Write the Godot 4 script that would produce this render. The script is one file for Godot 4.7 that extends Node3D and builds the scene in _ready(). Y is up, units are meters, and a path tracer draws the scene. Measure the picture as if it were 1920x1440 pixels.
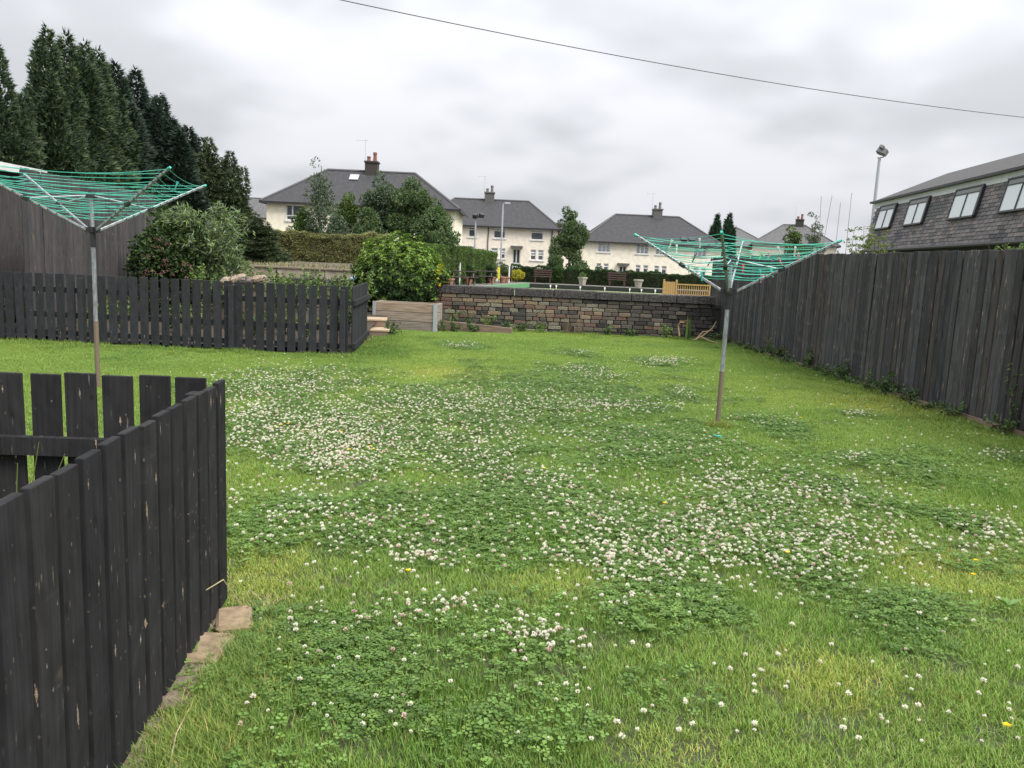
extends Node3D

# ------------------------------------------------------------------ camera model (pixels of the 1920 x 1440 photograph -> directions)
const EYE := 1.5
const FOCAL := 1480.0
const PITCH := -8.65
const ROLL := 2.55
var cam_basis: Basis
var rng := RandomNumberGenerator.new()
var names := {}
var M := {}
var undulate := FastNoiseLite.new()
var patchy := FastNoiseLite.new()

func ray(u: float, v: float) -> Vector3:
	return cam_basis * Vector3((u - 960.0) / FOCAL, (720.0 - v) / FOCAL, -1.0)

func on_plane(u: float, v: float, h := 0.0) -> Vector3:
	var d := ray(u, v)
	return Vector3(0, EYE, 0) + d * ((h - EYE) / d.y)

func at_depth(u: float, v: float, depth: float) -> Vector3:
	var d := ray(u, v)
	return Vector3(0, EYE, 0) + d * (-depth / d.z)

# ------------------------------------------------------------------ mesh collector
class Shape:
	var v := PackedVector3Array()
	var n := PackedVector3Array()
	var c := PackedColorArray()
	var col := Color(1, 1, 1)

	func tri(a: Vector3, b: Vector3, d: Vector3) -> void:
		v.append(a); v.append(b); v.append(d)
		var k := (d - a).cross(b - a).normalized()
		n.append(k); n.append(k); n.append(k)
		c.append(col); c.append(col); c.append(col)

	func quad(a: Vector3, b: Vector3, d: Vector3, e: Vector3) -> void:
		tri(a, b, d)
		tri(a, d, e)

	# rectangular block between two corners, faces outwards
	func block(lo: Vector3, hi: Vector3, x := Transform3D()) -> void:
		var p := []
		for i in 8:
			p.append(x * Vector3(hi.x if i & 1 else lo.x, hi.y if i & 2 else lo.y, hi.z if i & 4 else lo.z))
		quad(p[4], p[6], p[7], p[5])
		quad(p[1], p[3], p[2], p[0])
		quad(p[5], p[7], p[3], p[1])
		quad(p[0], p[2], p[6], p[4])
		quad(p[6], p[2], p[3], p[7])
		quad(p[0], p[4], p[5], p[1])

	# block with the edges along y (or all twelve) cut off
	func chamfered(lo: Vector3, hi: Vector3, k: float, x := Transform3D()) -> void:
		var ring := [Vector2(lo.x + k, lo.z), Vector2(hi.x - k, lo.z), Vector2(hi.x, lo.z + k), Vector2(hi.x, hi.z - k), Vector2(hi.x - k, hi.z), Vector2(lo.x + k, hi.z), Vector2(lo.x, hi.z - k), Vector2(lo.x, lo.z + k)]
		var mid := Vector2((lo.x + hi.x) / 2, (lo.z + hi.z) / 2)
		var fx: float = 1.0 - 2.0 * k / maxf(hi.x - lo.x, 0.001)
		var fz: float = 1.0 - 2.0 * k / maxf(hi.z - lo.z, 0.001)
		var tops := []
		for q in ring:
			tops.append(Vector2(mid.x + (q.x - mid.x) * fx, mid.y + (q.y - mid.y) * fz))
		for i in 8:
			var j := (i + 1) % 8
			var a := Vector3(ring[i].x, lo.y, ring[i].y)
			var b := Vector3(ring[j].x, lo.y, ring[j].y)
			var a2 := Vector3(ring[i].x, hi.y - k, ring[i].y)
			var b2 := Vector3(ring[j].x, hi.y - k, ring[j].y)
			var a3 := Vector3(tops[i].x, hi.y, tops[i].y)
			var b3 := Vector3(tops[j].x, hi.y, tops[j].y)
			quad(x * a, x * a2, x * b2, x * b)
			quad(x * a2, x * a3, x * b3, x * b2)
			tri(x * a3, x * Vector3(mid.x, hi.y, mid.y), x * b3)
			tri(x * b, x * Vector3(mid.x, lo.y, mid.y), x * a)

	func tube(a: Vector3, b: Vector3, r0: float, r1: float, sides := 6, cap := true) -> void:
		var d := (b - a).normalized()
		var u := d.cross(Vector3.RIGHT if absf(d.x) < 0.9 else Vector3.UP).normalized()
		var w := d.cross(u)
		for i in sides:
			var t0 := TAU * i / sides
			var t1 := TAU * (i + 1) / sides
			var e0 := u * cos(t0) + w * sin(t0)
			var e1 := u * cos(t1) + w * sin(t1)
			quad(a + e0 * r0, b + e0 * r1, b + e1 * r1, a + e1 * r0)
			if cap:
				tri(b, b + e1 * r1, b + e0 * r1)
				tri(a, a + e0 * r0, a + e1 * r0)

	func path(points: Array, r0: float, r1: float, sides := 5) -> void:
		for i in points.size() - 1:
			var f := float(i) / (points.size() - 1)
			var g := float(i + 1) / (points.size() - 1)
			tube(points[i], points[i + 1], lerpf(r0, r1, f), lerpf(r0, r1, g), sides, i == points.size() - 2 or i == 0)

	# surface of revolution: profile of (radius, height)
	func lathe(profile: Array, at := Vector3.ZERO, sides := 12) -> void:
		for i in profile.size() - 1:
			for k in sides:
				var t0 := TAU * k / sides
				var t1 := TAU * (k + 1) / sides
				var p: Vector2 = profile[i]
				var q: Vector2 = profile[i + 1]
				quad(at + Vector3(cos(t0) * p.x, p.y, sin(t0) * p.x), at + Vector3(cos(t0) * q.x, q.y, sin(t0) * q.x), at + Vector3(cos(t1) * q.x, q.y, sin(t1) * q.x), at + Vector3(cos(t1) * p.x, p.y, sin(t1) * p.x))

	# pointed leaf, folded a little along its midrib
	func leaf(p: Vector3, d: Vector3, s: Vector3, long: float, wide: float) -> void:
		var up := s.cross(d) * wide * 0.35
		var tip := p + d * long
		var m := p + d * long * 0.45
		tri(p, m + s * wide * 0.5 + up, tip)
		tri(p, tip, m - s * wide * 0.5 + up)

	func mesh() -> ArrayMesh:
		var arrays := []
		arrays.resize(Mesh.ARRAY_MAX)
		arrays[Mesh.ARRAY_VERTEX] = v
		arrays[Mesh.ARRAY_NORMAL] = n
		arrays[Mesh.ARRAY_COLOR] = c
		var m := ArrayMesh.new()
		m.add_surface_from_arrays(Mesh.PRIMITIVE_TRIANGLES, arrays)
		return m

# ------------------------------------------------------------------ scene tree helpers
func numbered(called: String) -> String:
	names[called] = names.get(called, -1) + 1
	return called if names[called] == 0 else "%s_%03d" % [called, names[called]]

func tag(o: Node3D, label: String, category: String, group := "") -> Node3D:
	o.set_meta("label", label)
	o.set_meta("category", category)
	if group:
		o.set_meta("group", group)
	return o

func thing(called: String, label: String, category: String, at := Vector3.ZERO, turn := 0.0, group := "") -> Node3D:
	var o := Node3D.new()
	o.name = numbered(called)
	add_child(o)
	o.position = at
	o.rotation.y = turn
	return tag(o, label, category, group)

func part(parent: Node, called: String, mesh: Mesh, m: Material, x := Transform3D()) -> MeshInstance3D:
	var o := MeshInstance3D.new()
	o.name = called
	o.mesh = mesh
	o.material_override = m
	o.transform = x
	parent.add_child(o, true)
	return o

func solo(called: String, mesh: Mesh, m: Material, at := Vector3.ZERO) -> MeshInstance3D:
	var o := MeshInstance3D.new()
	o.name = numbered(called)
	o.mesh = mesh
	o.material_override = m
	o.position = at
	add_child(o)
	return o

func structure(called: String, mesh: Mesh, m: Material) -> MeshInstance3D:
	var o := solo(called, mesh, m)
	o.set_meta("kind", "structure")
	return o

func many(parent: Node, called: String, mesh: Mesh, m: Material, places: Array, tints: Array) -> MultiMeshInstance3D:
	var mm := MultiMesh.new()
	mm.transform_format = MultiMesh.TRANSFORM_3D
	mm.use_colors = tints.size() > 0
	mm.mesh = mesh
	mm.instance_count = places.size()
	for i in places.size():
		mm.set_instance_transform(i, places[i])
		if tints.size():
			mm.set_instance_color(i, tints[i])
	var o := MultiMeshInstance3D.new()
	o.name = called
	o.multimesh = mm
	o.material_override = m
	parent.add_child(o, true)
	return o

func copy(o: Node3D, at: Vector3, turn: float, label := "") -> Node3D:
	var c: Node3D = o.duplicate()
	c.name = numbered(str(o.name).rstrip("0123456789_"))
	add_child(c)
	c.position = at
	c.rotation.y = turn
	if label:
		c.set_meta("label", label)
	return c

func rnd(a: float, b: float) -> float:
	return rng.randf_range(a, b)

func dir3() -> Vector3:
	var z := rnd(-1, 1)
	var t := rnd(0, TAU)
	var r := sqrt(1 - z * z)
	return Vector3(r * cos(t), z, r * sin(t))

func lin(r: float, g: float, b: float) -> Color:
	return Color(r, g, b).linear_to_srgb()

# ------------------------------------------------------------------ materials
func noise_texture(freq: float, octaves: int, ramp: Array, size := 512, seed_ := 1, kind := FastNoiseLite.TYPE_SIMPLEX_SMOOTH) -> NoiseTexture2D:
	var f := FastNoiseLite.new()
	f.noise_type = kind
	f.frequency = freq
	f.fractal_octaves = octaves
	f.seed = seed_
	var t := NoiseTexture2D.new()
	t.width = size
	t.height = size
	t.seamless = true
	t.noise = f
	if ramp.size():
		var g := Gradient.new()
		var offs := PackedFloat32Array()
		var cols := PackedColorArray()
		for k in ramp:
			offs.append(k[0])
			cols.append(k[1])
		g.offsets = offs
		g.colors = cols
		t.color_ramp = g
	return t

func plain(c: Color, rough := 0.8, metal := 0.0) -> StandardMaterial3D:
	var m := StandardMaterial3D.new()
	m.albedo_color = c
	m.roughness = rough
	m.metallic = metal
	m.cull_mode = BaseMaterial3D.CULL_DISABLED
	return m

func textured(c: Color, t: Texture2D, scale: Vector3, rough := 0.85, bump: Texture2D = null, relief := 0.0) -> StandardMaterial3D:
	var m := plain(c, rough)
	m.albedo_texture = t
	m.uv1_triplanar = true
	m.uv1_world_triplanar = true
	m.uv1_scale = scale
	if bump:
		m.heightmap_enabled = true
		m.heightmap_texture = bump
		m.heightmap_scale = relief
	return m

func leafy(back: Color, rough := 0.55) -> StandardMaterial3D:
	var m := plain(Color(1, 1, 1), rough)
	m.vertex_color_use_as_albedo = true
	m.backlight_enabled = true
	m.backlight = back
	m.metallic_specular = 0.35
	return m

func grey(x: float) -> Color:
	return Color(x, x, x)

# weathered, stained boards: long streaks, pale chips and dark knots
func board_texture(chips: int, knots: int, seed_: int, contrast: float, base: Color, chip_size: float) -> ImageTexture:
	var w := 1024
	var h := 512
	var r := RandomNumberGenerator.new()
	r.seed = seed_
	var f := FastNoiseLite.new()
	f.seed = seed_
	f.frequency = 0.02
	f.fractal_octaves = 3
	var im := Image.create(w, h, false, Image.FORMAT_RGB8)
	for y in h:
		for x in w:
			# the noise is sampled on a torus so that the tile has no seams
			var a := TAU * x / w
			var b := TAU * y / h
			var k := f.get_noise_3d(cos(a) * 900.0 + cos(b) * 22.0, sin(a) * 900.0, sin(b) * 22.0)
			var j := f.get_noise_3d(cos(a) * 160.0, sin(a) * 160.0 + cos(b) * 60.0, sin(b) * 60.0 + 500.0)
			var g := clampf(1.0 + contrast * (k * 0.8 + j * 0.7), 0.3, 2.2)
			im.set_pixel(x, y, Color(base.r * g, base.g * g, base.b * g).linear_to_srgb())
	for i in knots:
		var cx := r.randi_range(8, w - 9)
		var cy := r.randi_range(12, h - 13)
		var rx := r.randf_range(3, 6)
		for y in range(-11, 12):
			for x in range(-7, 8):
				var q := Vector2(x / rx, y / (rx * 1.7)).length()
				if q < 1.0:
					im.set_pixel(cx + x, cy + y, im.get_pixel(cx + x, cy + y).lerp(Color(0.13, 0.12, 0.115), 0.75 * (1.0 - q * q * 0.6)))
	for i in chips:
		var cx := r.randi_range(6, w - 7)
		var cy := r.randi_range(16, h - 17)
		var ln := r.randi_range(2, 14) if r.randf() < 0.4 else r.randi_range(1, 3)
		var tone := Color(0.66, 0.64, 0.60).lerp(Color(0.50, 0.42, 0.34), r.randf())
		var power := r.randf_range(0.15, 0.85) * r.randf_range(0.5, 1.0)
		for y in range(-ln, ln + 1):
			var half := maxf(0.6, (1.0 - absf(float(y) / (ln + 1))) * r.randf_range(1.2, 2.4) * chip_size)
			for x in range(-3, 4):
				if absf(x) < half:
					im.set_pixel(cx + x + int(y * 0.12), cy + y, im.get_pixel(cx + x, cy + y).lerp(tone, power))
	for i in int(chips * 0.12):
		var cx := r.randi_range(8, w - 9)
		var cy := r.randi_range(26, h - 27)
		var ln := r.randi_range(5, 18)
		var wide := r.randf_range(1.4, 3.2)
		for y in range(-ln, ln + 1):
			var half := (1.0 - absf(float(y) / (ln + 1))) * wide * r.randf_range(0.6, 1.2)
			for x in range(-4, 5):
				if absf(x) < half:
					im.set_pixel(cx + x + int(y * 0.1), cy + y, Color(0.70, 0.66, 0.60).lerp(Color(0.55, 0.44, 0.33), r.randf()))
	return ImageTexture.create_from_image(im)

func make_materials() -> void:
	var streak := noise_texture(0.02, 4, [[0.0, grey(0.55)], [0.5, grey(0.8)], [1.0, grey(1.0)]], 512, 3)
	var blot := noise_texture(0.012, 5, [[0.0, grey(0.62)], [0.5, grey(0.85)], [1.0, grey(1.0)]], 512, 5)
	var fine := noise_texture(0.09, 4, [[0.0, grey(0.6)], [1.0, grey(1.0)]], 512, 7)
	M.blot = blot
	M.fine = fine
	var near_tex := board_texture(260, 40, 11, 0.5, Color(.025, .025, .026), 1.0)
	var far_tex := board_texture(520, 60, 12, 0.55, Color(.068, .067, .067), 1.0)
	var old_tex := board_texture(160, 60, 13, 0.5, Color(.058, .056, .057), 1.0)
	var plot_tex := board_texture(90, 30, 14, 0.35, Color(.034, .036, .039), 1.0)
	M.near_board = []
	for c in [lin(.95, .95, .98), lin(.84, .84, .86), lin(1, 0.98, 0.97), lin(.76, .77, .8)]:
		M.near_board.append(textured(c, near_tex, Vector3(0.5, 1.0, 0.5), 0.85, near_tex, 0.25))
		M.near_board[-1].metallic_specular = 0.25
	M.tall_board = []
	for c in [lin(.86, .85, .87), lin(.74, .73, .75), lin(1, .97, .96), lin(.62, .60, .60), lin(.84, .77, .71), lin(.60, .61, .65), lin(.98, .98, 1.0)]:
		M.tall_board.append(textured(c, far_tex, Vector3(0.42, 0.42, 0.42), 0.85, far_tex, 0.4))
		M.tall_board[-1].metallic_specular = 0.3
	M.old_board = []
	for c in [lin(1, .96, .94), lin(.82, .79, .78), lin(1, .93, .89), lin(.78, .78, .81), lin(.66, .65, .66)]:
		M.old_board.append(textured(c, old_tex, Vector3(0.4, 0.4, 0.4), 0.85, far_tex, 0.4))
	M.garden_board = []
	for c in [lin(.95, .95, .95), lin(.82, .82, .82), lin(1, 1, 1)]:
		M.garden_board.append(textured(c, plot_tex, Vector3(0.5, 1.0, 0.5), 0.85))
		M.garden_board[-1].metallic_specular = 0.25
	M.soil = textured(lin(.075, .055, .036), fine, Vector3(1.7, 1.7, 1.7), 0.95, fine, 2.0)
	M.thatch = textured(lin(.065, .08, .026), fine, Vector3(2.3, 2.3, 2.3), 0.95)
	M.ground = textured(lin(.12, .12, .095), blot, Vector3(0.12, 0.12, 0.12), 0.95)
	M.green = textured(lin(.27, .34, .125), blot, Vector3(0.1, 0.1, 0.1), 0.9)
	M.path = textured(lin(.22, .21, .185), fine, Vector3(0.5, 0.5, 0.5), 0.9)
	M.bank = textured(lin(.15, .13, .09), fine, Vector3(0.8, 0.8, 0.8), 0.95, fine, 4.0)
	M.concrete = textured(lin(.36, .31, .235), blot, Vector3(0.35, 0.35, 0.35), 0.9, fine, 0.5)
	M.cope = textured(lin(.115, .105, .100), noise_texture(0.035, 5, [[0.0, grey(0.3)], [0.45, grey(0.6)], [0.75, grey(0.85)], [1.0, Color(1, 0.98, 0.93)]], 512, 21), Vector3(0.9, 0.9, 0.9), 0.9, fine, 1.2)
	M.bricks = []
	var brick_face := noise_texture(0.05, 5, [[0.0, grey(0.35)], [0.4, grey(0.68)], [0.7, grey(0.9)], [1.0, grey(1.0)]], 512, 23)
	for c in [lin(.42, .32, .20), lin(.31, .23, .16), lin(.25, .15, .115), lin(.21, .18, .14), lin(.15, .135, .11), lin(.10, .092, .080), lin(.058, .053, .050), lin(.36, .33, .245)]:
		M.bricks.append(textured(c, brick_face, Vector3(1.6, 1.6, 1.6), 0.92, brick_face, 0.9))
	M.mortar = textured(lin(.035, .031, .027), fine, Vector3(1.4, 1.4, 1.4), 0.95)
	var slab_face := noise_texture(0.03, 6, [[0.0, grey(0.7)], [0.5, grey(0.88)], [1.0, grey(1.0)]], 512, 27)
	M.sand_slab = textured(lin(.32, .235, .145), slab_face, Vector3(1.1, 1.1, 1.1), 0.9, slab_face, 0.6)
	M.dull_slab = textured(lin(.21, .165, .115), slab_face, Vector3(1.3, 1.3, 1.3), 0.92, brick_face, 0.8)
	M.pale_plank = []
	var grain := noise_texture(0.03, 5, [[0.0, grey(0.66)], [0.5, grey(0.86)], [1.0, grey(1.0)]], 512, 31)
	for c in [lin(.40, .305, .215), lin(.36, .295, .225), lin(.28, .24, .195)]:
		M.pale_plank.append(textured(c, grain, Vector3(0.12, 1.3, 0.12), 0.85))
	M.brown_plank = textured(lin(.25, .175, .125), grain, Vector3(0.15, 1.3, 0.15), 0.85)
	M.step_plank = textured(lin(.47, .36, .235), grain, Vector3(3.0, 1.0, 0.5), 0.85)
	M.new_wood = textured(lin(.50, .31, .12), grain, Vector3(2.0, 0.4, 2.0), 0.8)
	M.zinc = plain(lin(.50, .55, .57), 0.45, 0.6)
	M.alloy = textured(lin(.52, .55, .57), streak, Vector3(3, 0.7, 3), 0.42)
	M.alloy.metallic = 0.55
	M.rusty = textured(lin(.30, .235, .17), fine, Vector3(3, 2, 3), 0.7)
	M.rusty.metallic = 0.3
	M.black_plastic = plain(lin(.018, .018, .019), 0.45)
	M.teal = plain(lin(.055, .47, .335), 0.4)
	M.teal_cap = plain(lin(.04, .40, .31), 0.45)
	M.pegs = {"green": plain(lin(.28, .62, .16), 0.4), "red": plain(lin(.62, .055, .075), 0.4), "pink": plain(lin(.62, .33, .40), 0.4), "white": plain(lin(.66, .68, .66), 0.4), "teal": plain(lin(.04, .55, .47), 0.4), "black": plain(lin(.03, .03, .03), 0.4), "mint": plain(lin(.45, .66, .50), 0.4)}
	M.cable = plain(lin(.10, .10, .11), 0.6)
	var rough_cast := noise_texture(0.02, 5, [[0.0, grey(0.9)], [0.6, grey(0.97)], [1.0, grey(1.0)]], 512, 6)
	M.render_cream = textured(lin(.86, .80, .66), rough_cast, Vector3(0.2, 0.2, 0.2), 0.9)
	M.render_pink = textured(lin(.85, .77, .65), rough_cast, Vector3(0.2, 0.2, 0.2), 0.9)
	M.render_yellow = textured(lin(.87, .81, .65), rough_cast, Vector3(0.2, 0.2, 0.2), 0.9)
	var slate_tex := noise_texture(0.03, 5, [[0.0, grey(0.66)], [0.5, grey(0.82)], [1.0, grey(1.0)]], 512, 41)
	M.roof_slate = textured(lin(.046, .045, .049), slate_tex, Vector3(0.16, 0.2, 0.16), 0.8)
	M.roof_grey = textured(lin(.13, .127, .127), slate_tex, Vector3(0.16, 0.2, 0.16), 0.85)
	M.roof_flat = textured(lin(.085, .080, .078), slate_tex, Vector3(0.3, 0.3, 0.3), 0.85)
	M.slates = []
	for c in [lin(.15, .137, .142), lin(.19, .165, .168), lin(.105, .10, .106), lin(.235, .195, .19), lin(.065, .062, .068)]:
		M.slates.append(textured(c, slate_tex, Vector3(0.7, 0.7, 0.7), 0.7))
	M.ridge = plain(lin(.085, .080, .085), 0.85)
	M.gutter = plain(lin(.020, .020, .022), 0.5)
	M.chimney = textured(lin(.17, .165, .155), fine, Vector3(0.6, 0.6, 0.6), 0.95)
	M.dark_chimney = textured(lin(.075, .068, .058), fine, Vector3(0.6, 0.6, 0.6), 0.95)
	M.pot_red = plain(lin(.21, .085, .06), 0.85)
	M.pot_grey = plain(lin(.15, .14, .13), 0.85)
	M.white = plain(lin(.74, .74, .74), 0.5)
	M.off_white = textured(lin(.70, .70, .69), rough_cast, Vector3(0.3, 0.3, 0.3), 0.7)
	M.fascia = textured(lin(.58, .61, .65), rough_cast, Vector3(0.3, 0.3, 0.3), 0.6)
	M.blind = plain(lin(.58, .60, .64), 0.8)
	M.glass = plain(Color(0.75, 0.8, 0.83, 0.12), 0.03)
	M.glass.transparency = BaseMaterial3D.TRANSPARENCY_ALPHA
	M.dull_glass = plain(lin(.46, .49, .51), 0.10)
	M.dull_glass.metallic_specular = 0.7
	M.inside = plain(lin(.035, .035, .038), 0.9)
	M.dark_frame = plain(lin(.022, .023, .026), 0.5)
	M.post_paint = plain(lin(.34, .36, .38), 0.5)
	M.lamp_body = plain(lin(.15, .16, .155), 0.5)
	M.lamp_black = plain(lin(.025, .025, .028), 0.5)
	M.bench_red = plain(lin(.060, .026, .023), 0.6)
	M.table_dark = plain(lin(.035, .025, .024), 0.6)
	M.terracotta = plain(lin(.30, .15, .10), 0.85)
	M.planter = textured(lin(.50, .46, .40), fine, Vector3(1, 1, 1), 0.9)
	M.green_paint = plain(lin(.10, .26, .125), 0.7)
	M.ditch_black = plain(lin(.012, .016, .013), 0.8)
	M.yellow_sign = plain(lin(.72, .62, .05), 0.5)
	M.blue_cover = plain(lin(.30, .50, .66), 0.5)
	M.bark = textured(lin(.075, .060, .046), streak, Vector3(1.2, 0.4, 1.2), 0.95)
	M.birch_bark = textured(lin(.30, .30, .27), streak, Vector3(1.2, 0.8, 1.2), 0.9)
	M.twigs = textured(lin(.06, .05, .033), fine, Vector3(1, 1, 1), 0.95)
	M.cane = plain(lin(.20, .19, .17), 0.8)
	M.rock = textured(lin(.46, .36, .26), brick_face, Vector3(0.8, 0.8, 0.8), 0.92, brick_face, 1.5)
	M.grey_rock = textured(lin(.27, .23, .20), brick_face, Vector3(0.8, 0.8, 0.8), 0.92, brick_face, 1.5)
	M.grass = leafy(Color(0.72, 0.75, 0.5), 0.5)
	M.needles = leafy(Color(0.25, 0.28, 0.2), 0.65)
	M.leaves = leafy(Color(0.6, 0.65, 0.4), 0.5)
	M.petals = leafy(Color(0.6, 0.6, 0.55), 0.7)
	M.straw = leafy(Color(0.3, 0.28, 0.2), 0.8)

# ------------------------------------------------------------------ set-up: camera, sky, sun, exposure
func make_view() -> void:
	var cam := Camera3D.new()
	cam.name = "camera"
	cam.fov = rad_to_deg(2.0 * atan(720.0 / FOCAL))
	cam.far = 900.0
	cam.near = 0.05
	cam.position = Vector3(0, EYE, 0)
	cam.rotation_degrees = Vector3(PITCH, 0, ROLL)
	add_child(cam)
	cam.current = true
	cam_basis = Basis.from_euler(Vector3(deg_to_rad(PITCH), 0, deg_to_rad(ROLL)))

	var clouds := FastNoiseLite.new()
	clouds.seed = 8
	clouds.noise_type = FastNoiseLite.TYPE_SIMPLEX_SMOOTH
	clouds.frequency = 0.55
	clouds.fractal_octaves = 5
	clouds.fractal_gain = 0.45
	var w := 1024
	var h := 512
	var im := Image.create(w, h, false, Image.FORMAT_RGBF)
	for y in h:
		var up := PI * (0.5 - (y + 0.5) / h)
		for x in w:
			var a := TAU * (x + 0.5) / w
			var d := Vector3(sin(a) * cos(up), sin(up), cos(a) * cos(up))
			var e := maxf(d.y, 0.0)
			var flat := Vector3(d.x, 0, d.z) / (e + 0.22)
			var k := clouds.get_noise_3d(flat.x * 1.25, flat.z * 1.25, 0.0) + 0.5 * clouds.get_noise_3d(flat.x * 2.8, flat.z * 2.8, 9.0) + 0.22 * clouds.get_noise_3d(flat.x * 8.0, flat.z * 8.0, 4.0)
			var cover := clampf(0.5 + k * 1.15, 0.0, 1.0)
			cover = cover * cover * (3.0 - 2.0 * cover)
			# an overcast sky is brighter overhead than at the horizon
			var light := 0.294 * (1.0 + 3.2 * pow(e, 1.6))
			var tint := Color(0.935, 0.975, 1.03).lerp(Color(0.975, 0.99, 1.045), cover)
			var b := light * lerpf(0.81, 1.07, cover)
			im.set_pixel(x, y, Color(tint.r * b, tint.g * b, tint.b * b))
	var pan := PanoramaSkyMaterial.new()
	pan.panorama = ImageTexture.create_from_image(im)
	var sky := Sky.new()
	sky.sky_material = pan
	var env := Environment.new()
	env.background_mode = Environment.BG_SKY
	env.sky = sky
	env.tonemap_mode = Environment.TONE_MAPPER_LINEAR
	env.tonemap_exposure = 2.55
	env.sdfgi_enabled = true
	env.ssao_enabled = true
	env.ssil_enabled = true
	var we := WorldEnvironment.new()
	we.name = "world_environment"
	we.environment = env
	add_child(we)

	var sun := DirectionalLight3D.new()
	sun.name = "sun"
	sun.light_energy = 0.5
	sun.light_angular_distance = 25.0
	sun.light_color = Color(1.0, 0.975, 0.94)
	sun.shadow_enabled = true
	sun.rotation_degrees = Vector3(-50, 55, 0)
	add_child(sun)

# ------------------------------------------------------------------ ground
func lawn_height(x: float, z: float) -> float:
	return 0.030 * undulate.get_noise_2d(x * 1.0, z * 1.0) + 0.010 * undulate.get_noise_2d(x * 4.0 + 40.0, z * 4.0)

func sheet(x0: float, x1: float, z0: float, z1: float, step: float, height: Callable) -> ArrayMesh:
	var s := Shape.new()
	var nx := int(ceil((x1 - x0) / step))
	var nz := int(ceil((z1 - z0) / step))
	for i in nx:
		for j in nz:
			var p := []
			for k in [[0, 0], [0, 1], [1, 1], [1, 0]]:
				var x: float = lerpf(x0, x1, float(i + k[0]) / nx)
				var z: float = lerpf(z0, z1, float(j + k[1]) / nz)
				p.append(Vector3(x, height.call(x, z), z))
			s.quad(p[0], p[3], p[2], p[1])
	return s.mesh()

func polygon_slab(points: Array, top: float, bottom: float) -> ArrayMesh:
	var s := Shape.new()
	var flat := PackedVector2Array(points)
	var idx := Geometry2D.triangulate_polygon(flat)
	for i in range(0, idx.size(), 3):
		var a := flat[idx[i]]
		var b := flat[idx[i + 1]]
		var d := flat[idx[i + 2]]
		if (b - a).cross(d - a) < 0.0:
			var q := b
			b = d
			d = q
		s.tri(Vector3(a.x, top, a.y), Vector3(b.x, top, b.y), Vector3(d.x, top, d.y))
	for i in flat.size():
		var a := flat[i]
		var b := flat[(i + 1) % flat.size()]
		s.quad(Vector3(a.x, bottom, a.y), Vector3(a.x, top, a.y), Vector3(b.x, top, b.y), Vector3(b.x, bottom, b.y))
	return s.mesh()

func make_ground() -> void:
	structure("ground", sheet(-260, 260, -420, 60, 60.0, func(_x, _z): return -0.12), M.ground)
	structure("lawn", sheet(-12.0, 6.0, -18.2, 1.0, 0.25, lawn_height), M.thatch)
	# cultivated plot behind the low fence
	structure("garden_soil", sheet(-9.4, -2.7, -18.0, -12.15, 0.3, func(x, z): return 0.05 + 0.25 * smoothstep(-12.6, -17.0, z) + 0.06 * undulate.get_noise_2d(x * 6.0, z * 6.0)), M.soil)
	# raised bank that carries the hedge and the conifers
	structure("terrace", sheet(-60, -3.2, -64, -24.2, 1.0, func(x, z): return 1.06 + 0.16 * smoothstep(-24.2, -30.0, z) + 0.05 * undulate.get_noise_2d(x * 2.0, z * 2.0) - 0.9 * smoothstep(-6.0, -3.2, x)), M.bank)
	# bowling green: a sunken square of mown turf with a surrounding path
	structure("path", polygon_slab([Vector2(-9, -19.5), Vector2(-2.6, -19.5), Vector2(-2.6, -36.0), Vector2(0.75, -51.9), Vector2(15, -51.9), Vector2(15, -55.2), Vector2(-4.2, -55.2), Vector2(-9, -36)], 0.3, -0.11), M.path)
	structure("bowling_green", polygon_slab([Vector2(-2.55, -19.5), Vector2(12.5, -19.5), Vector2(12.5, -51.6), Vector2(1.0, -51.6), Vector2(-2.3, -36.0)], 0.02, -0.11), M.green)

func make_ditch() -> void:
	var d := thing("bowling_green_edging", "black and green painted edging boards round the bowling green", "edging", Vector3.ZERO)
	var s := Shape.new()
	s.block(Vector3(0.8, 0.03, -51.85), Vector3(12.5, 0.285, -51.7))
	part(d, "back_board", s.mesh(), M.ditch_black)
	s = Shape.new()
	var a := Vector3(-2.6, 0, -36)
	var b := Vector3(0.76, 0, -51.8)
	var along := (b - a).normalized()
	var x := Transform3D(Basis(along.cross(Vector3.UP).normalized(), Vector3.UP, -along), a)
	s.block(Vector3(0.0, 0.03, -a.distance_to(b)), Vector3(0.12, 0.32, 0), x)
	part(d, "side_board", s.mesh(), M.green_paint)
	var m := Shape.new()
	m.block(Vector3(-0.02, 0, -0.02), Vector3(0.02, 0.12, 0.02))
	m.block(Vector3(-0.045, 0.12, -0.03), Vector3(0.045, 0.24, 0.03))
	var mm := m.mesh()
	for u in [1032, 1043, 1088, 1134, 1181, 1203, 1229]:
		var p := at_depth(u, 540, 51.6)
		tag(solo("rink_marker", mm, M.white, Vector3(p.x, 0.02, -51.6)), "small white rink marker standing in the bowling green ditch", "marker", "white markers along the bowling green ditch")

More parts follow.
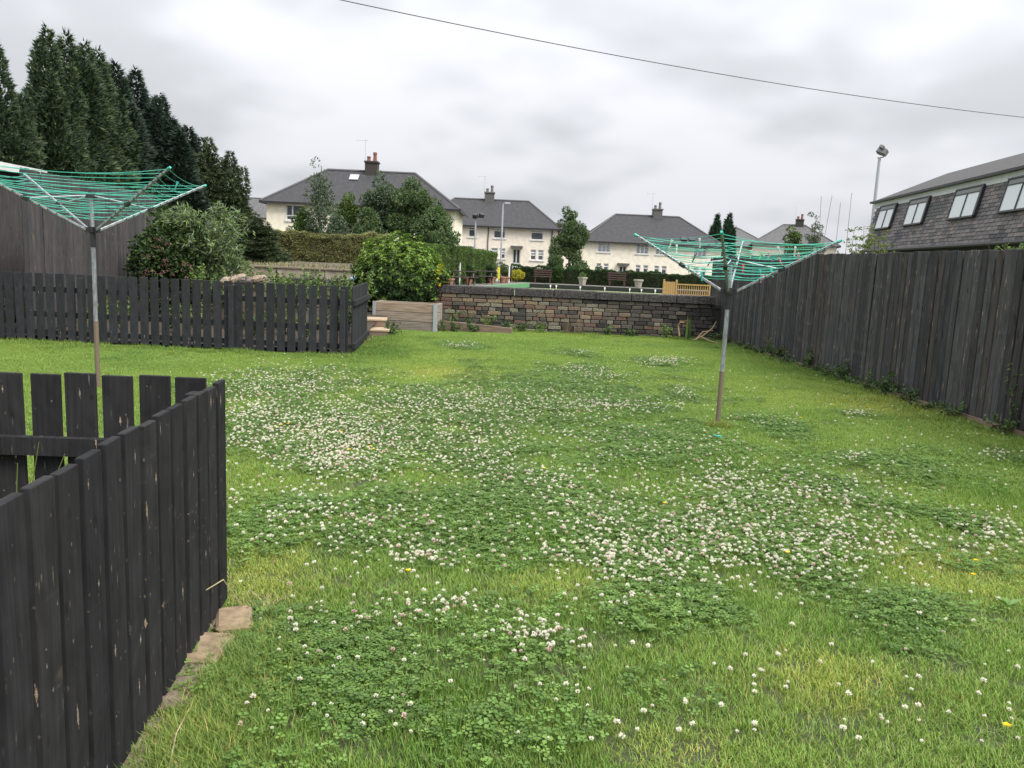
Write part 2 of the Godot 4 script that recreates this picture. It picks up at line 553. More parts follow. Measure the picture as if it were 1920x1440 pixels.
# ------------------------------------------------------------------ fences
func board_run(parent: Node3D, called: String, a: Vector3, b: Vector3, pitch: float, width: float, thick: float, height: float, mats: Array, wobble: float, bottom := 0.02, chamfer := 0.004) -> void:
	var along := (b - a)
	var count := int(round(along.length() / pitch))
	var step := along / count
	var d := along.normalized()
	var x := Basis(d, Vector3.UP, d.cross(Vector3.UP))
	var shapes := []
	for k in 4:
		var s := Shape.new()
		var w: float = width * (1.0 + wobble * [0.0, 0.6, -0.6, 0.3][k])
		s.chamfered(Vector3(-w / 2, bottom, -thick / 2), Vector3(w / 2, height + wobble * 0.1 * [0.0, 0.5, -0.6, 1.0][k], thick / 2), chamfer)
		shapes.append(s.mesh())
	for i in count:
		var tilt := Basis(Vector3(0, 0, 1), rnd(-1, 1) * wobble * 0.09) * Basis(Vector3.UP, rnd(-1, 1) * wobble * 0.12)
		var p := a + step * (i + 0.5) + x.z * rnd(-1, 1) * 0.002 * (1.0 + wobble * 14.0)
		part(parent, called, shapes[rng.randi() % 4], mats[rng.randi() % mats.size()], Transform3D(x * tilt, p))

func rails(parent: Node3D, a: Vector3, b: Vector3, ys: Array, tall: float, deep: float, offset: float, m: Material) -> void:
	var d := (b - a).normalized()
	var x := Transform3D(Basis(d, Vector3.UP, d.cross(Vector3.UP)), a)
	for y in ys:
		var s := Shape.new()
		s.block(Vector3(0, y - tall / 2, offset - deep / 2), Vector3(a.distance_to(b), y + tall / 2, offset + deep / 2), x)
		part(parent, "rail", s.mesh(), m)

func post(parent: Node3D, p: Vector3, w: float, h: float, m: Material) -> void:
	var s := Shape.new()
	s.chamfered(Vector3(-w / 2, -0.1, -w / 2), Vector3(w / 2, h, w / 2), 0.005)
	part(parent, "post", s.mesh(), m, Transform3D(Basis(), p))

func make_fences() -> void:
	# the low enclosure close by: one wing runs away from the viewer, the other turns off along x
	var f := thing("picket_enclosure", "low near-black picket fence enclosure with a stone edging along its foot", "fence", Vector3(-1.2, 0, -3.2))
	var here := f.position
	var corner := Vector3(-1.195, 0, -3.22)
	var near_end := Vector3(-0.97, 0, -0.95)
	board_run(f, "picket", near_end - here, corner - here, 0.132, 0.102, 0.024, 0.975, M.near_board, 0.06, 0.03, 0.0025)
	rails(f, near_end - here, corner - here, [0.70, 0.22], 0.075, 0.04, -0.033, M.near_board[1])
	var far_left := Vector3(-3.3, 0, -3.12)
	board_run(f, "picket", corner + Vector3(-0.06, 0, 0.0) - here, far_left - here, 0.143, 0.120, 0.02, 0.975, M.near_board, 0.06, 0.03, 0.0025)
	rails(f, corner + Vector3(-0.06, 0, 0.0) - here, far_left - here, [0.677, 0.2], 0.075, 0.04, -0.033, M.near_board[0])
	post(f, corner + Vector3(-0.075, 0, 0.08) - here, 0.075, 0.93, M.near_board[2])

	# fence round the garden plot
	f = thing("garden_fence", "low charcoal picket fence in front of the planted garden plot", "fence", Vector3(-5.7, 0, -12.0))
	here = f.position
	var g0 := Vector3(-9.3, 0, -12.15)
	var g1 := Vector3(-2.50, 0, -11.95)
	board_run(f, "picket", g0 - here, g1 - here, 0.162, 0.122, 0.022, 1.05, M.garden_board, 0.05, 0.03)
	rails(f, g0 - here, g1 - here, [0.80, 0.42, 0.14], 0.08, 0.04, -0.035, M.garden_board[1])
	var g2 := Vector3(-2.70, 0, -14.4)
	board_run(f, "picket", g1 + Vector3(0.02, 0, -0.06) - here, g2 - here, 0.135, 0.122, 0.022, 1.05, M.garden_board, 0.05, 0.03)
	rails(f, g1 + Vector3(0.02, 0, -0.06) - here, g2 - here, [0.80, 0.14], 0.08, 0.04, 0.035, M.garden_board[1])
	for x in [-9.0, -6.62, -4.3, -2.60]:
		post(f, Vector3(x, 0, -12.11 + 0.03 * (x + 9.0)) - here, 0.075, 1.0, M.garden_board[0])

	# tall close-boarded fence, right-hand side of the garden
	f = thing("boundary_fence", "tall weathered dark grey close-boarded fence beside the slate-hung building", "fence", Vector3(4.9, 0, -12))
	here = f.position
	var r0 := Vector3(5.28, 0, -5.2)
	var r1 := Vector3(4.58, 0, -18.75)
	var d := (r1 - r0).normalized()
	var side := d.cross(Vector3.UP)
	board_run(f, "board", r0 - here, r1 - here, 0.116, 0.101, 0.02, 1.87, M.tall_board, 0.09, 0.04)
	board_run(f, "backing_board", r0 + side * 0.045 + d * 0.058 - here, r1 + side * 0.045 - here, 0.116, 0.10, 0.018, 1.845, M.tall_board, 0.02, 0.04)
	rails(f, r0 + side * 0.001 - here, r1 + side * 0.001 - here, [0.35, 1.0, 1.6], 0.09, 0.02, 0.0225, M.tall_board[3])
	rails(f, r0 - here, r1 - here, [0.03], 0.07, 0.02, -0.024, M.brown_plank)
	for k in 8:
		post(f, r0.lerp(r1, (k + 0.5) / 8.0) + side * 0.11 - here, 0.09, 1.8, M.tall_board[3])

	# taller, browner fence on the far side of the garden plot
	f = thing("old_fence", "tall brownish weathered close-boarded fence below the dark conifers", "fence", Vector3(-7.8, 0.3, -15))
	here = f.position
	var o0 := Vector3(-7.68, 0.1, -12.4)
	var o1 := Vector3(-7.98, 0.1, -17.6)
	board_run(f, "board", o0 - here, o1 - here, 0.118, 0.110, 0.02, 2.53, M.old_board, 0.07, 0.0)
	board_run(f, "backing_board", o0 + Vector3(-0.045, 0, -0.06) - here, o1 + Vector3(-0.045, 0, 0) - here, 0.118, 0.10, 0.018, 2.5, M.old_board, 0.02, 0.0)
	rails(f, o0 - here, o1 - here, [0.6, 1.4, 2.2], 0.09, 0.02, -0.0225, M.old_board[1])

# ------------------------------------------------------------------ walls, steps, boxes
func brick_wall(label: String, from: float, to: float) -> void:
	var w := thing("brick_wall", label, "wall", Vector3(0.3, 0, -17.8))
	var x0 := from - 0.3
	var x1 := to - 0.3
	var core := Shape.new()
	core.block(Vector3(x0, -0.1, -0.30), Vector3(x1, 0.79, -0.02))
	part(w, "mortar_bed", core.mesh(), M.mortar)
	var sizes := []
	for k in 6:
		var s := Shape.new()
		var bw: float = [0.26, 0.235, 0.29, 0.14, 0.19, 0.33][k]
		s.chamfered(Vector3(-bw / 2, -0.037, -0.05), Vector3(bw / 2, 0.037, 0.0), 0.010)
		sizes.append([s.mesh(), bw])
	var made := []
	for row in 9:
		var y := -0.005 + row * 0.089
		var x := x0 + rnd(0, 0.1)
		while x < x1 - 0.1:
			var pick := 0
			var roll := rng.randf()
			if row in [3, 5]:
				pick = 3 if roll < 0.55 else (4 if roll < 0.8 else 0)
			else:
				pick = 0 if roll < 0.4 else (1 if roll < 0.65 else (2 if roll < 0.8 else (4 if roll < 0.9 else 5)))
			var bw: float = sizes[pick][1]
			if x + bw > x1:
				break
			var soot := 0.5 + 0.32 * smoothstep(-1.6, 3.6, x) + 0.75 * patchy.get_noise_2d(x * 9.0, y * 22.0 + 7.0) + rnd(-0.28, 0.28)
			var tone := 0
			if soot < 0.38:
				tone = [0, 1, 2, 7][rng.randi() % 4]
			elif soot < 0.56:
				tone = [1, 2, 3, 3, 7][rng.randi() % 5]
			elif soot < 0.76:
				tone = [3, 4, 4, 5][rng.randi() % 4]
			else:
				tone = [4, 5, 6, 6][rng.randi() % 4]
			made.append([Transform3D(Basis(Vector3(0, 0, 1), rnd(-0.02, 0.02)), Vector3(x + bw / 2, y + 0.037 + rnd(-0.004, 0.004), rnd(0.0, 0.022))), pick, tone, absf(x + 0.3 - 1.4)])
			x += bw + rnd(0.010, 0.022)
	made.sort_custom(func(a, b): return a[3] < b[3])
	var rest := Shape.new()
	for i in made.size():
		if i < 300:
			part(w, "brick", sizes[made[i][1]][0], M.bricks[made[i][2]], made[i][0])
		else:
			var bw: float = sizes[made[i][1]][1]
			rest.chamfered(Vector3(-bw / 2, -0.037, -0.05), Vector3(bw / 2, 0.037, 0.0), 0.010, made[i][0])
	if rest.v.size():
		part(w, "brickwork", rest.mesh(), M.bricks[3]).set_meta("kind", "stuff")
	var cx := x0
	while cx < x1 - 0.2:
		var ln: float = minf(rnd(0.75, 1.15), x1 - cx)
		var s := Shape.new()
		s.chamfered(Vector3(cx + 0.006, 0.80, -0.34), Vector3(cx + ln - 0.006, 0.972 + rnd(-0.006, 0.006), 0.045 + rnd(-0.008, 0.008)), 0.018)
		part(w, "coping_stone", s.mesh(), M.cope)
		cx += ln


func make_walls() -> void:
	brick_wall("low weathered brick wall with a dark stone coping before the bowling green", -1.98, 4.66)
	brick_wall("short dark brick wall behind the tall plants of the garden plot", -5.4, -3.35)

	# pale concrete retaining wall further back
	var s2 := Shape.new()
	var c := thing("concrete_wall", "low pale concrete retaining wall below the brown hedge", "wall", Vector3(-8.5, 0.3, -24))
	for k in 7:
		var s := Shape.new()
		s.chamfered(Vector3(-6.0 + k * 1.45 + 0.01, -0.4, -0.2), Vector3(-6.0 + (k + 1) * 1.45 - 0.01, 0.76, 0.0), 0.02)
		part(c, "panel", s.mesh(), M.concrete)
	s2.chamfered(Vector3(-6.0, 0.765, -0.24), Vector3(4.15, 0.82, 0.04), 0.015)
	part(c, "coping", s2.mesh(), M.dull_slab)

	# timber collar planter with zinc corner hinges
	var b := thing("planter_box", "stacked pale timber planter box with zinc corner hinges beside the brick wall", "planter", Vector3(-2.29, 0, -16.85), -0.11)
	for side in 4:
		for k in 3:
			var s := Shape.new()
			var half := 0.66 if side % 2 == 0 else 0.24
			s.chamfered(Vector3(-half, 0.02 + k * 0.195, -0.012), Vector3(half, 0.203 + k * 0.195, 0.012), 0.006)
			var turn := Basis(Vector3.UP, side * PI / 2)
			part(b, "plank", s.mesh(), M.pale_plank[[2, 1, 0][k] if side == 0 else 1], Transform3D(turn, turn * Vector3(0, 0, 0.25 if side % 2 == 0 else 0.67)))
	for cx2 in [-0.672, 0.672]:
		for cz in [-0.252, 0.252]:
			var s := Shape.new()
			s.block(Vector3(-0.055 if cx2 > 0 else -0.012, 0.02, 0.001 if cz > 0 else -0.016), Vector3(0.012 if cx2 > 0 else 0.055, 0.6, 0.016 if cz > 0 else -0.001))
			s.block(Vector3(0.002 if cx2 > 0 else -0.018, 0.02, -0.055 if cz > 0 else 0.0), Vector3(0.018 if cx2 > 0 else -0.002, 0.6, 0.0 if cz > 0 else 0.055))
			for k in 9:
				s.tube(Vector3(0, 0.05 + k * 0.062, 0), Vector3(0, 0.085 + k * 0.062, 0), 0.014, 0.014, 6)
			part(b, "hinge", s.mesh(), M.zinc, Transform3D(Basis(), Vector3(cx2, 0, cz * 1.07)))
	var soil := Shape.new()
	soil.block(Vector3(-0.64, 0.30, -0.23), Vector3(0.64, 0.5, 0.23))
	part(b, "soil", soil.mesh(), M.soil)

	# brown edging plank in front of the wall
	var p := thing("edging_plank", "long brown timber plank holding back the weeds before the wall", "plank", Vector3(-1.55, 0, -17.0), -0.12)
	var s := Shape.new()
	s.chamfered(Vector3(0.0, -0.03, -0.025), Vector3(1.5, 0.23, 0.025), 0.006)
	part(p, "board", s.mesh(), M.brown_plank, Transform3D(Basis(Vector3(0, 0, 1), -0.055), Vector3.ZERO))
	s = Shape.new()
	s.chamfered(Vector3(1.46, -0.05, -0.07), Vector3(1.51, 0.15, -0.028), 0.005)
	part(p, "stake", s.mesh(), M.brown_plank)

	# timber steps behind the garden fence
	var st := thing("timber_steps", "pale timber steps at the end of the low charcoal fence", "steps", Vector3(-2.72, 0, -15.1), 0.12)
	for k in 2:
		var t := Shape.new()
		t.chamfered(Vector3(-0.30, 0.0, -0.3), Vector3(0.30, 0.13, 0.3), 0.01)
		part(st, "riser", t.mesh(), M.brown_plank, Transform3D(Basis(), Vector3(-0.08 * k, 0.15 * k, -0.6 * k)))
		for j in 3:
			t = Shape.new()
			t.chamfered(Vector3(-0.33, 0.132, -0.31 + j * 0.21), Vector3(0.33, 0.165, -0.11 + j * 0.21), 0.006)
			part(st, "tread", t.mesh(), M.step_plank, Transform3D(Basis(), Vector3(-0.08 * k, 0.15 * k, -0.6 * k)))

	# stone slabs along the foot of the near fence
	var spots := [[Vector3(-1.085, 0.0, -3.02), 0.14, 0.20, 0.35, true], [Vector3(-1.095, 0, -2.77), 0.14, 0.22, 0.02, true], [Vector3(-1.085, -0.012, -2.52), 0.15, 0.28, -0.08, false], [Vector3(-1.05, -0.02, -2.20), 0.15, 0.28, 0.05, false], [Vector3(-1.02, -0.02, -1.90), 0.15, 0.26, 0.0, false]]
	for k in spots.size():
		var sl := Shape.new()
		var a: float = spots[k][1]
		var e: float = spots[k][2]
		sl.chamfered(Vector3(-a / 2, -0.05, -e / 2), Vector3(a / 2, 0.040, e / 2), 0.012)
		var o := solo("edging_slab", sl.mesh(), M.sand_slab if spots[k][4] else M.dull_slab, spots[k][0])
		o.rotation.y = spots[k][3]
		tag(o, ["clean sandstone slab at the corner post of the near-black fence", "sandstone slab with a dark mark, second from the fence corner", "dull slab half under grass, third from the fence corner", "dull slab under dry grass, fourth from the fence corner", "dull slab under dry grass, fifth from the fence corner"][k], "slab", "stone slabs along the fence foot")
	# broken pebbles between slabs and fence
	var pb := Shape.new()
	for i in 160:
		var z := rnd(-3.05, -1.6)
		var q := Vector3(lerpf(-1.185, -1.035, (z + 3.22) / 2.27) + rnd(-0.005, 0.03), rnd(0.0, 0.02), z)
		var r := rnd(0.006, 0.016)
		for k in 4:
			var a0 := TAU * k / 4 + rnd(-0.3, 0.3)
			var a1 := a0 + TAU / 4
			pb.tri(q + Vector3(cos(a0) * r, 0, sin(a0) * r), q + Vector3(0, r * 0.9, 0), q + Vector3(cos(a1) * r, 0, sin(a1) * r))
	var pebbles := solo("pebbles", pb.mesh(), M.dull_slab)
	pebbles.set_meta("kind", "stuff")
	tag(pebbles, "small loose pebbles between the fence foot and the slabs", "pebbles")

	# things in the plot behind the low fence
	var tones := [["rough sandstone rock on the weedy bed, topmost of the heap", 445, 517, 0.16], ["flat sandstone rock at the heap's end over the low fence", 432, 523, 0.17], ["brown rock lying between the sandstone rocks", 462, 520, 0.17], ["pale sandstone rock leaning on the brown rock", 482, 518, 0.15]]
	for k in tones.size():
		var q := at_depth(tones[k][1], tones[k][2], 14.6)
		var rk := Shape.new()
		var r: float = tones[k][3]
		rk.lathe([Vector2(0.01, -r * 0.6), Vector2(r * 0.9, -r * 0.45), Vector2(r, 0.0), Vector2(r * 0.7, r * 0.42), Vector2(0.01, r * 0.5)], Vector3.ZERO, 7)
		var o := solo("rock", rk.mesh(), M.rock if k != 2 else M.grey_rock, q - Vector3(0, r * 0.3, 0))
		o.rotation = Vector3(rnd(-0.3, 0.3), rnd(0, 3), rnd(-0.3, 0.3))
		o.scale = Vector3(1.3, 0.8, 1.0)
		tag(o, tones[k][0], "rock", "rocks heaped on the garden bed")
	var heap := Shape.new()
	heap.lathe([Vector2(0.9, -0.6), Vector2(0.75, 0.1), Vector2(0.5, 0.5), Vector2(0.01, 0.62)], Vector3(-4.85, 0.20, -14.75), 14)
	structure("soil_mound", heap.mesh(), M.soil)
	var bl := at_depth(675, 521, 19.5)
	var cover := thing("blue_cover", "small pale blue plastic cover on the wall behind the leafy bush", "cover", Vector3(bl.x, 0.6, -19.5))
	var bs := Shape.new()
	bs.chamfered(Vector3(-0.20, 0.25, -0.2), Vector3(0.30, 0.42, 0.2), 0.03)
	part(cover, "lid", bs.mesh(), M.blue_cover)
	bs = Shape.new()
	bs.chamfered(Vector3(-0.08, 0.422, -0.1), Vector3(0.2, 0.52, 0.1), 0.03)
	part(cover, "handle", bs.mesh(), M.white)
	bs = Shape.new()
	bs.block(Vector3(-0.18, -0.7, -0.18), Vector3(0.28, 0.248, 0.18))
	part(cover, "tub", bs.mesh(), M.dull_slab)
	# shed roof behind the old fence
	var sh := thing("shed", "shed with a white roof edge showing over the old fence", "shed", Vector3(-10.2, 0.0, -13.2))
	bs = Shape.new()
	bs.block(Vector3(-1.6, 0, -1.6), Vector3(1.25, 2.68, 0.6))
	part(sh, "wall", bs.mesh(), M.old_board[2])
	bs = Shape.new()
	bs.block(Vector3(-1.8, 2.69, -1.78), Vector3(1.43, 2.82, 0.8))
	part(sh, "roof", bs.mesh(), M.off_white)

# ------------------------------------------------------------------ rotary clothes dryers and pegs
func dryer(label: String, at: Vector3, turn: float, arm: float, hub: float, rise: float, sleeve: float, rings: int) -> Node3D:
	var d := thing("rotary_dryer", label, "clothes dryer", at, 0.0)
	var s := Shape.new()
	s.tube(Vector3(0, -0.15, 0), Vector3(0, sleeve, 0), 0.024, 0.024, 12)
	part(d, "ground_sleeve", s.mesh(), M.rusty)
	s = Shape.new()
	s.tube(Vector3(0, sleeve - 0.01, 0), Vector3(0, hub - 0.16, 0), 0.021, 0.021, 12)
	part(d, "lower_pole", s.mesh(), M.alloy)
	s = Shape.new()
	s.tube(Vector3(0, hub - 0.17, 0), Vector3(0, hub - 0.01, 0), 0.028, 0.028, 12)
	s.tube(Vector3(0, hub - 0.02, 0), Vector3(0, hub + 0.035, 0), 0.042, 0.042, 12)
	var up := rise * 0.86
	for k in 4:
		var a := turn + k * PI / 2
		var e := Vector3(cos(a), 0, sin(a))
		var x := Transform3D(Basis(e, Vector3.UP, e.cross(Vector3.UP)), Vector3(0, hub, 0))
		s.block(Vector3(0.03, -0.025, -0.016), Vector3(0.075, 0.03, 0.016), x)
	part(d, "hub", s.mesh(), M.black_plastic)
	s = Shape.new()
	s.tube(Vector3(0, hub + 0.03, 0), Vector3(0, hub + up * 0.78, 0), 0.0185, 0.0185, 12)
	part(d, "upper_pole", s.mesh(), M.alloy)
	s = Shape.new()
	s.tube(Vector3(0, hub + up * 0.66, 0), Vector3(0, hub + up * 0.72, 0), 0.06, 0.06, 12)
	s.tube(Vector3(0, hub + up * 0.72, 0), Vector3(0, hub + up * 0.80, 0), 0.035, 0.03, 12)
	part(d, "runner", s.mesh(), M.black_plastic)
	var tips := []
	for k in 4:
		var a := turn + k * PI / 2
		var e := Vector3(cos(a), 0, sin(a))
		var from := Vector3(0, hub, 0) + e * 0.06
		var tip := Vector3(0, hub + rise, 0) + e * arm
		tips.append([from, tip])
		var dn := (tip - from).normalized()
		var side := dn.cross(Vector3.UP).normalized()
		s = Shape.new()
		s.chamfered(Vector3(-0.009, 0, -0.013), Vector3(0.009, from.distance_to(tip), 0.013), 0.004, Transform3D(Basis(side, dn, side.cross(dn)), from))
		var am := part(d, "arm", s.mesh(), M.alloy)
		s = Shape.new()
		s.tube(tip - dn * 0.01, tip + dn * 0.025, 0.016, 0.012, 8)
		part(am, "end_cap", s.mesh(), M.teal_cap)
		s = Shape.new()
		for j in rings:
			var t := 0.24 + 0.75 * j / (rings - 1)
			var q := from.lerp(tip, t)
			s.tube(q - side * 0.013, q + side * 0.013, 0.0075, 0.0075, 6)
		part(am, "line_holder", s.mesh(), M.black_plastic)
		var grip := from.lerp(tip, 0.46)
		s = Shape.new()
		s.block(Vector3(-0.018, -0.03, -0.02), Vector3(0.018, 0.03, 0.02), Transform3D(Basis(side, dn, side.cross(dn)), grip))
		part(am, "stay_bracket", s.mesh(), M.black_plastic)
		s = Shape.new()
		s.tube(Vector3(0, hub + up * 0.69, 0) + e * 0.05, grip, 0.006, 0.006, 6)
		part(am, "stay", s.mesh(), M.zinc)
	for j in rings:
		var t := 0.24 + 0.75 * j / (rings - 1)
		s = Shape.new()
		for k in 4:
			var a: Vector3 = tips[k][0].lerp(tips[k][1], t)
			var b: Vector3 = tips[(k + 1) % 4][0].lerp(tips[(k + 1) % 4][1], t)
			var sag := a.distance_to(b) * rnd(0.012, 0.05)
			var pts := []
			for i in 9:
				var f := i / 8.0
				pts.append(a.lerp(b, f) - Vector3(0, sag * 4.0 * f * (1.0 - f), 0))
			s.path(pts, 0.0028, 0.0028, 5)
		part(d, "washing_line", s.mesh(), M.teal)
	d.set_meta("tips", tips)
	return d

func peg_mesh() -> Array:
	var a := Shape.new()
	a.chamfered(Vector3(-0.007, -0.055, 0.001), Vector3(0.007, 0.03, 0.007), 0.002, Transform3D(Basis(Vector3.RIGHT, 0.10), Vector3.ZERO))
	var b := Shape.new()
	b.chamfered(Vector3(-0.007, -0.055, -0.007), Vector3(0.007, 0.03, -0.001), 0.002, Transform3D(Basis(Vector3.RIGHT, -0.10), Vector3.ZERO))
	var c := Shape.new()
	c.tube(Vector3(-0.010, 0.0, 0), Vector3(0.010, 0.0, 0), 0.006, 0.006, 8)
	return [a.mesh(), b.mesh(), c.mesh()]

func make_dryers() -> void:
	var right := dryer("aluminium rotary clothes dryer with coloured pegs on its green lines", Vector3(2.03, 0, -7.6), deg_to_rad(21.0), 0.93, 1.33, 0.50, 0.56, 13)
	var left := dryer("aluminium rotary clothes dryer with one teal peg beside the low charcoal fence", Vector3(-4.36, 0, -8.2), deg_to_rad(33.0), 1.32, 1.65, 0.58, 0.72, 13)
	var pm := peg_mesh()
	var list := [[1258, 455, "mint"], [1302, 482, "black"], [1310, 450, "white"], [1332, 490, "black"], [1405, 472, "mint"], [1428, 478, "green"], [1440, 476, "pink"], [1457, 468, "white"], [1447, 488, "black"], [1460, 488, "red"], [1496, 480, "pink"], [1492, 468, "white"], [1392, 502, "red"], [1427, 510, "teal"], [1448, 510, "teal"], [1431, 530, "pink"], [1316, 518, "teal"], [1290, 506, "mint"], [1268, 466, "mint"], [1430, 524, "red"]]
	var words := {"mint": "pale mint", "black": "black", "white": "white", "green": "lime green", "pink": "pink", "red": "red", "teal": "teal"}
	for k in list.size():
		hang_peg(right, Vector2(list[k][0], list[k][1]), list[k][2], words[list[k][2]] + " plastic clothes peg clipped to a line of the peg-covered dryer", pm)
	var fallen := on_plane(1347, 826)
	var peg := thing("clothes_peg", "teal clothes peg fallen on the lawn near the dryer foot", "peg", Vector3(fallen.x, 0.04, fallen.z))
	peg.basis = Basis(Vector3.UP, 0.7) * Basis(Vector3.RIGHT, PI / 2)
	part(peg, "jaw", pm[0], M.pegs["teal"])
	part(peg, "jaw", pm[1], M.pegs["teal"])
	part(peg, "spring", pm[2], M.zinc)
	hang_peg(left, Vector2(332, 342), "teal", "teal clothes peg alone on the dryer beside the charcoal fence", pm)

# the peg is clipped to the washing line that passes nearest to the sight line through that pixel
func hang_peg(d: Node3D, pixel: Vector2, tone: String, label: String, pm: Array) -> void:
	var tips: Array = d.get_meta("tips")
	var o := Vector3(0, EYE, 0)
	var r := ray(pixel.x, pixel.y).normalized()
	var best := 1e9
	var where := Vector3.ZERO
	var facing := Vector3.RIGHT
	for j in 13:
		var t := 0.24 + 0.75 * j / 12.0
		for k in 4:
			var a: Vector3 = d.position + tips[k][0].lerp(tips[k][1], t)
			var b: Vector3 = d.position + tips[(k + 1) % 4][0].lerp(tips[(k + 1) % 4][1], t)
			for i in range(1, 20):
				var f := i / 20.0
				var p := a.lerp(b, f) - Vector3(0, a.distance_to(b) * 0.12 * f * (1.0 - f), 0)
				var far := (p - o - r * (p - o).dot(r)).length()
				if far < best:
					best = far
					where = p
					facing = (b - a).normalized()
	var peg := thing("clothes_peg", label, "peg", where, 0.0, "pegs on the green dryer lines")
	peg.basis = Basis(facing, Vector3.UP, facing.cross(Vector3.UP)) * Basis(Vector3.RIGHT, rnd(-0.5, 0.5)) * Basis(Vector3(0, 0, 1), rnd(-0.3, 0.3))
	part(peg, "jaw", pm[0], M.pegs[tone])
	part(peg, "jaw", pm[1], M.pegs[tone])
	part(peg, "spring", pm[2], M.zinc)

# ------------------------------------------------------------------ houses
# a rectangular wall in the x-y plane (front towards +z) with openings [x0, y0, x1, y1]
func pierced(s: Shape, x0: float, y0: float, x1: float, y1: float, holes: Array, deep: float) -> void:
	var xs := [x0, x1]
	var ys := [y0, y1]
	for h in holes:
		xs.append_array([h[0], h[2]])
		ys.append_array([h[1], h[3]])
	xs.sort()
	ys.sort()
	for i in xs.size() - 1:
		for j in ys.size() - 1:
			if xs[i + 1] - xs[i] < 0.001 or ys[j + 1] - ys[j] < 0.001:
				continue
			var mx: float = (xs[i] + xs[i + 1]) / 2
			var my: float = (ys[j] + ys[j + 1]) / 2
			var open := false
			for h in holes:
				open = open or (mx > h[0] and mx < h[2] and my > h[1] and my < h[3])
			if not open:
				s.quad(Vector3(xs[i], ys[j], 0), Vector3(xs[i], ys[j + 1], 0), Vector3(xs[i + 1], ys[j + 1], 0), Vector3(xs[i + 1], ys[j], 0))
	for h in holes:
		var a := Vector3(h[0], h[1], 0)
		var b := Vector3(h[0], h[3], 0)
		var c := Vector3(h[2], h[3], 0)
		var d := Vector3(h[2], h[1], 0)
		var k := Vector3(0, 0, -deep)
		s.quad(a, a + k, b + k, b)
		s.quad(b, b + k, c + k, c)
		s.quad(c, c + k, d + k, d)
		s.quad(d, d + k, a + k, a)

func window_parts(house: Node3D, h: Array, bars: Array, blind: float, frame: Material) -> void:
	var s := Shape.new()
	var z := -0.10
	var t := 0.07
	s.block(Vector3(h[0], h[1], z - 0.03), Vector3(h[0] + t, h[3], z + 0.03))
	s.block(Vector3(h[2] - t, h[1], z - 0.03), Vector3(h[2], h[3], z + 0.03))
	s.block(Vector3(h[0] + t, h[1], z - 0.03), Vector3(h[2] - t, h[1] + t, z + 0.03))
	s.block(Vector3(h[0] + t, h[3] - t, z - 0.03), Vector3(h[2] - t, h[3], z + 0.03))
	for b in bars:  # [vertical?, fraction]
		if b[0]:
			var x: float = lerpf(h[0], h[2], b[1])
			s.block(Vector3(x - 0.04, h[1] + t, z - 0.025), Vector3(x + 0.04, h[3] - t, z + 0.035))
		else:
			var y: float = lerpf(h[1], h[3], b[1])
			s.block(Vector3(h[0] + t, y - 0.035, z - 0.022), Vector3(h[2] - t, y + 0.035, z + 0.038))
	var w := part(house, "window", s.mesh(), frame)
	s = Shape.new()
	s.quad(Vector3(h[0] + t, h[1] + t, z), Vector3(h[0] + t, h[3] - t, z), Vector3(h[2] - t, h[3] - t, z), Vector3(h[2] - t, h[1] + t, z))
	part(w, "pane", s.mesh(), M.glass)
	if blind > 0.0:
		s = Shape.new()
		s.block(Vector3(h[0] + 0.02, lerpf(h[3], h[1], blind), z - 0.14), Vector3(h[2] - 0.02, h[3], z - 0.10))
		part(w, "blind", s.mesh(), M.blind)
	s = Shape.new()
	s.block(Vector3(h[0] - 0.08, h[1] - 0.09, -0.09), Vector3(h[2] + 0.08, h[1] - 0.003, 0.07))
	part(w, "sill", s.mesh(), M.off_white)

func hip_roof(w: float, deep: float, y: float, rise: float, inset: float, over: float) -> Shape:
	var s := Shape.new()
	var a := Vector3(-w / 2 - over, y, over)
	var b := Vector3(w / 2 + over, y, over)
	var c := Vector3(w / 2 + over, y, -deep - over)
	var d := Vector3(-w / 2 - over, y, -deep - over)
	var p := Vector3(-w / 2 + inset, y + rise, -deep / 2)
	var q := Vector3(w / 2 - inset, y + rise, -deep / 2)
	s.quad(a, p, q, b)
	s.quad(c, q, p, d)
	s.tri(b, q, c)
	s.tri(d, p, a)
	s.quad(a, b, c, d)
	return s

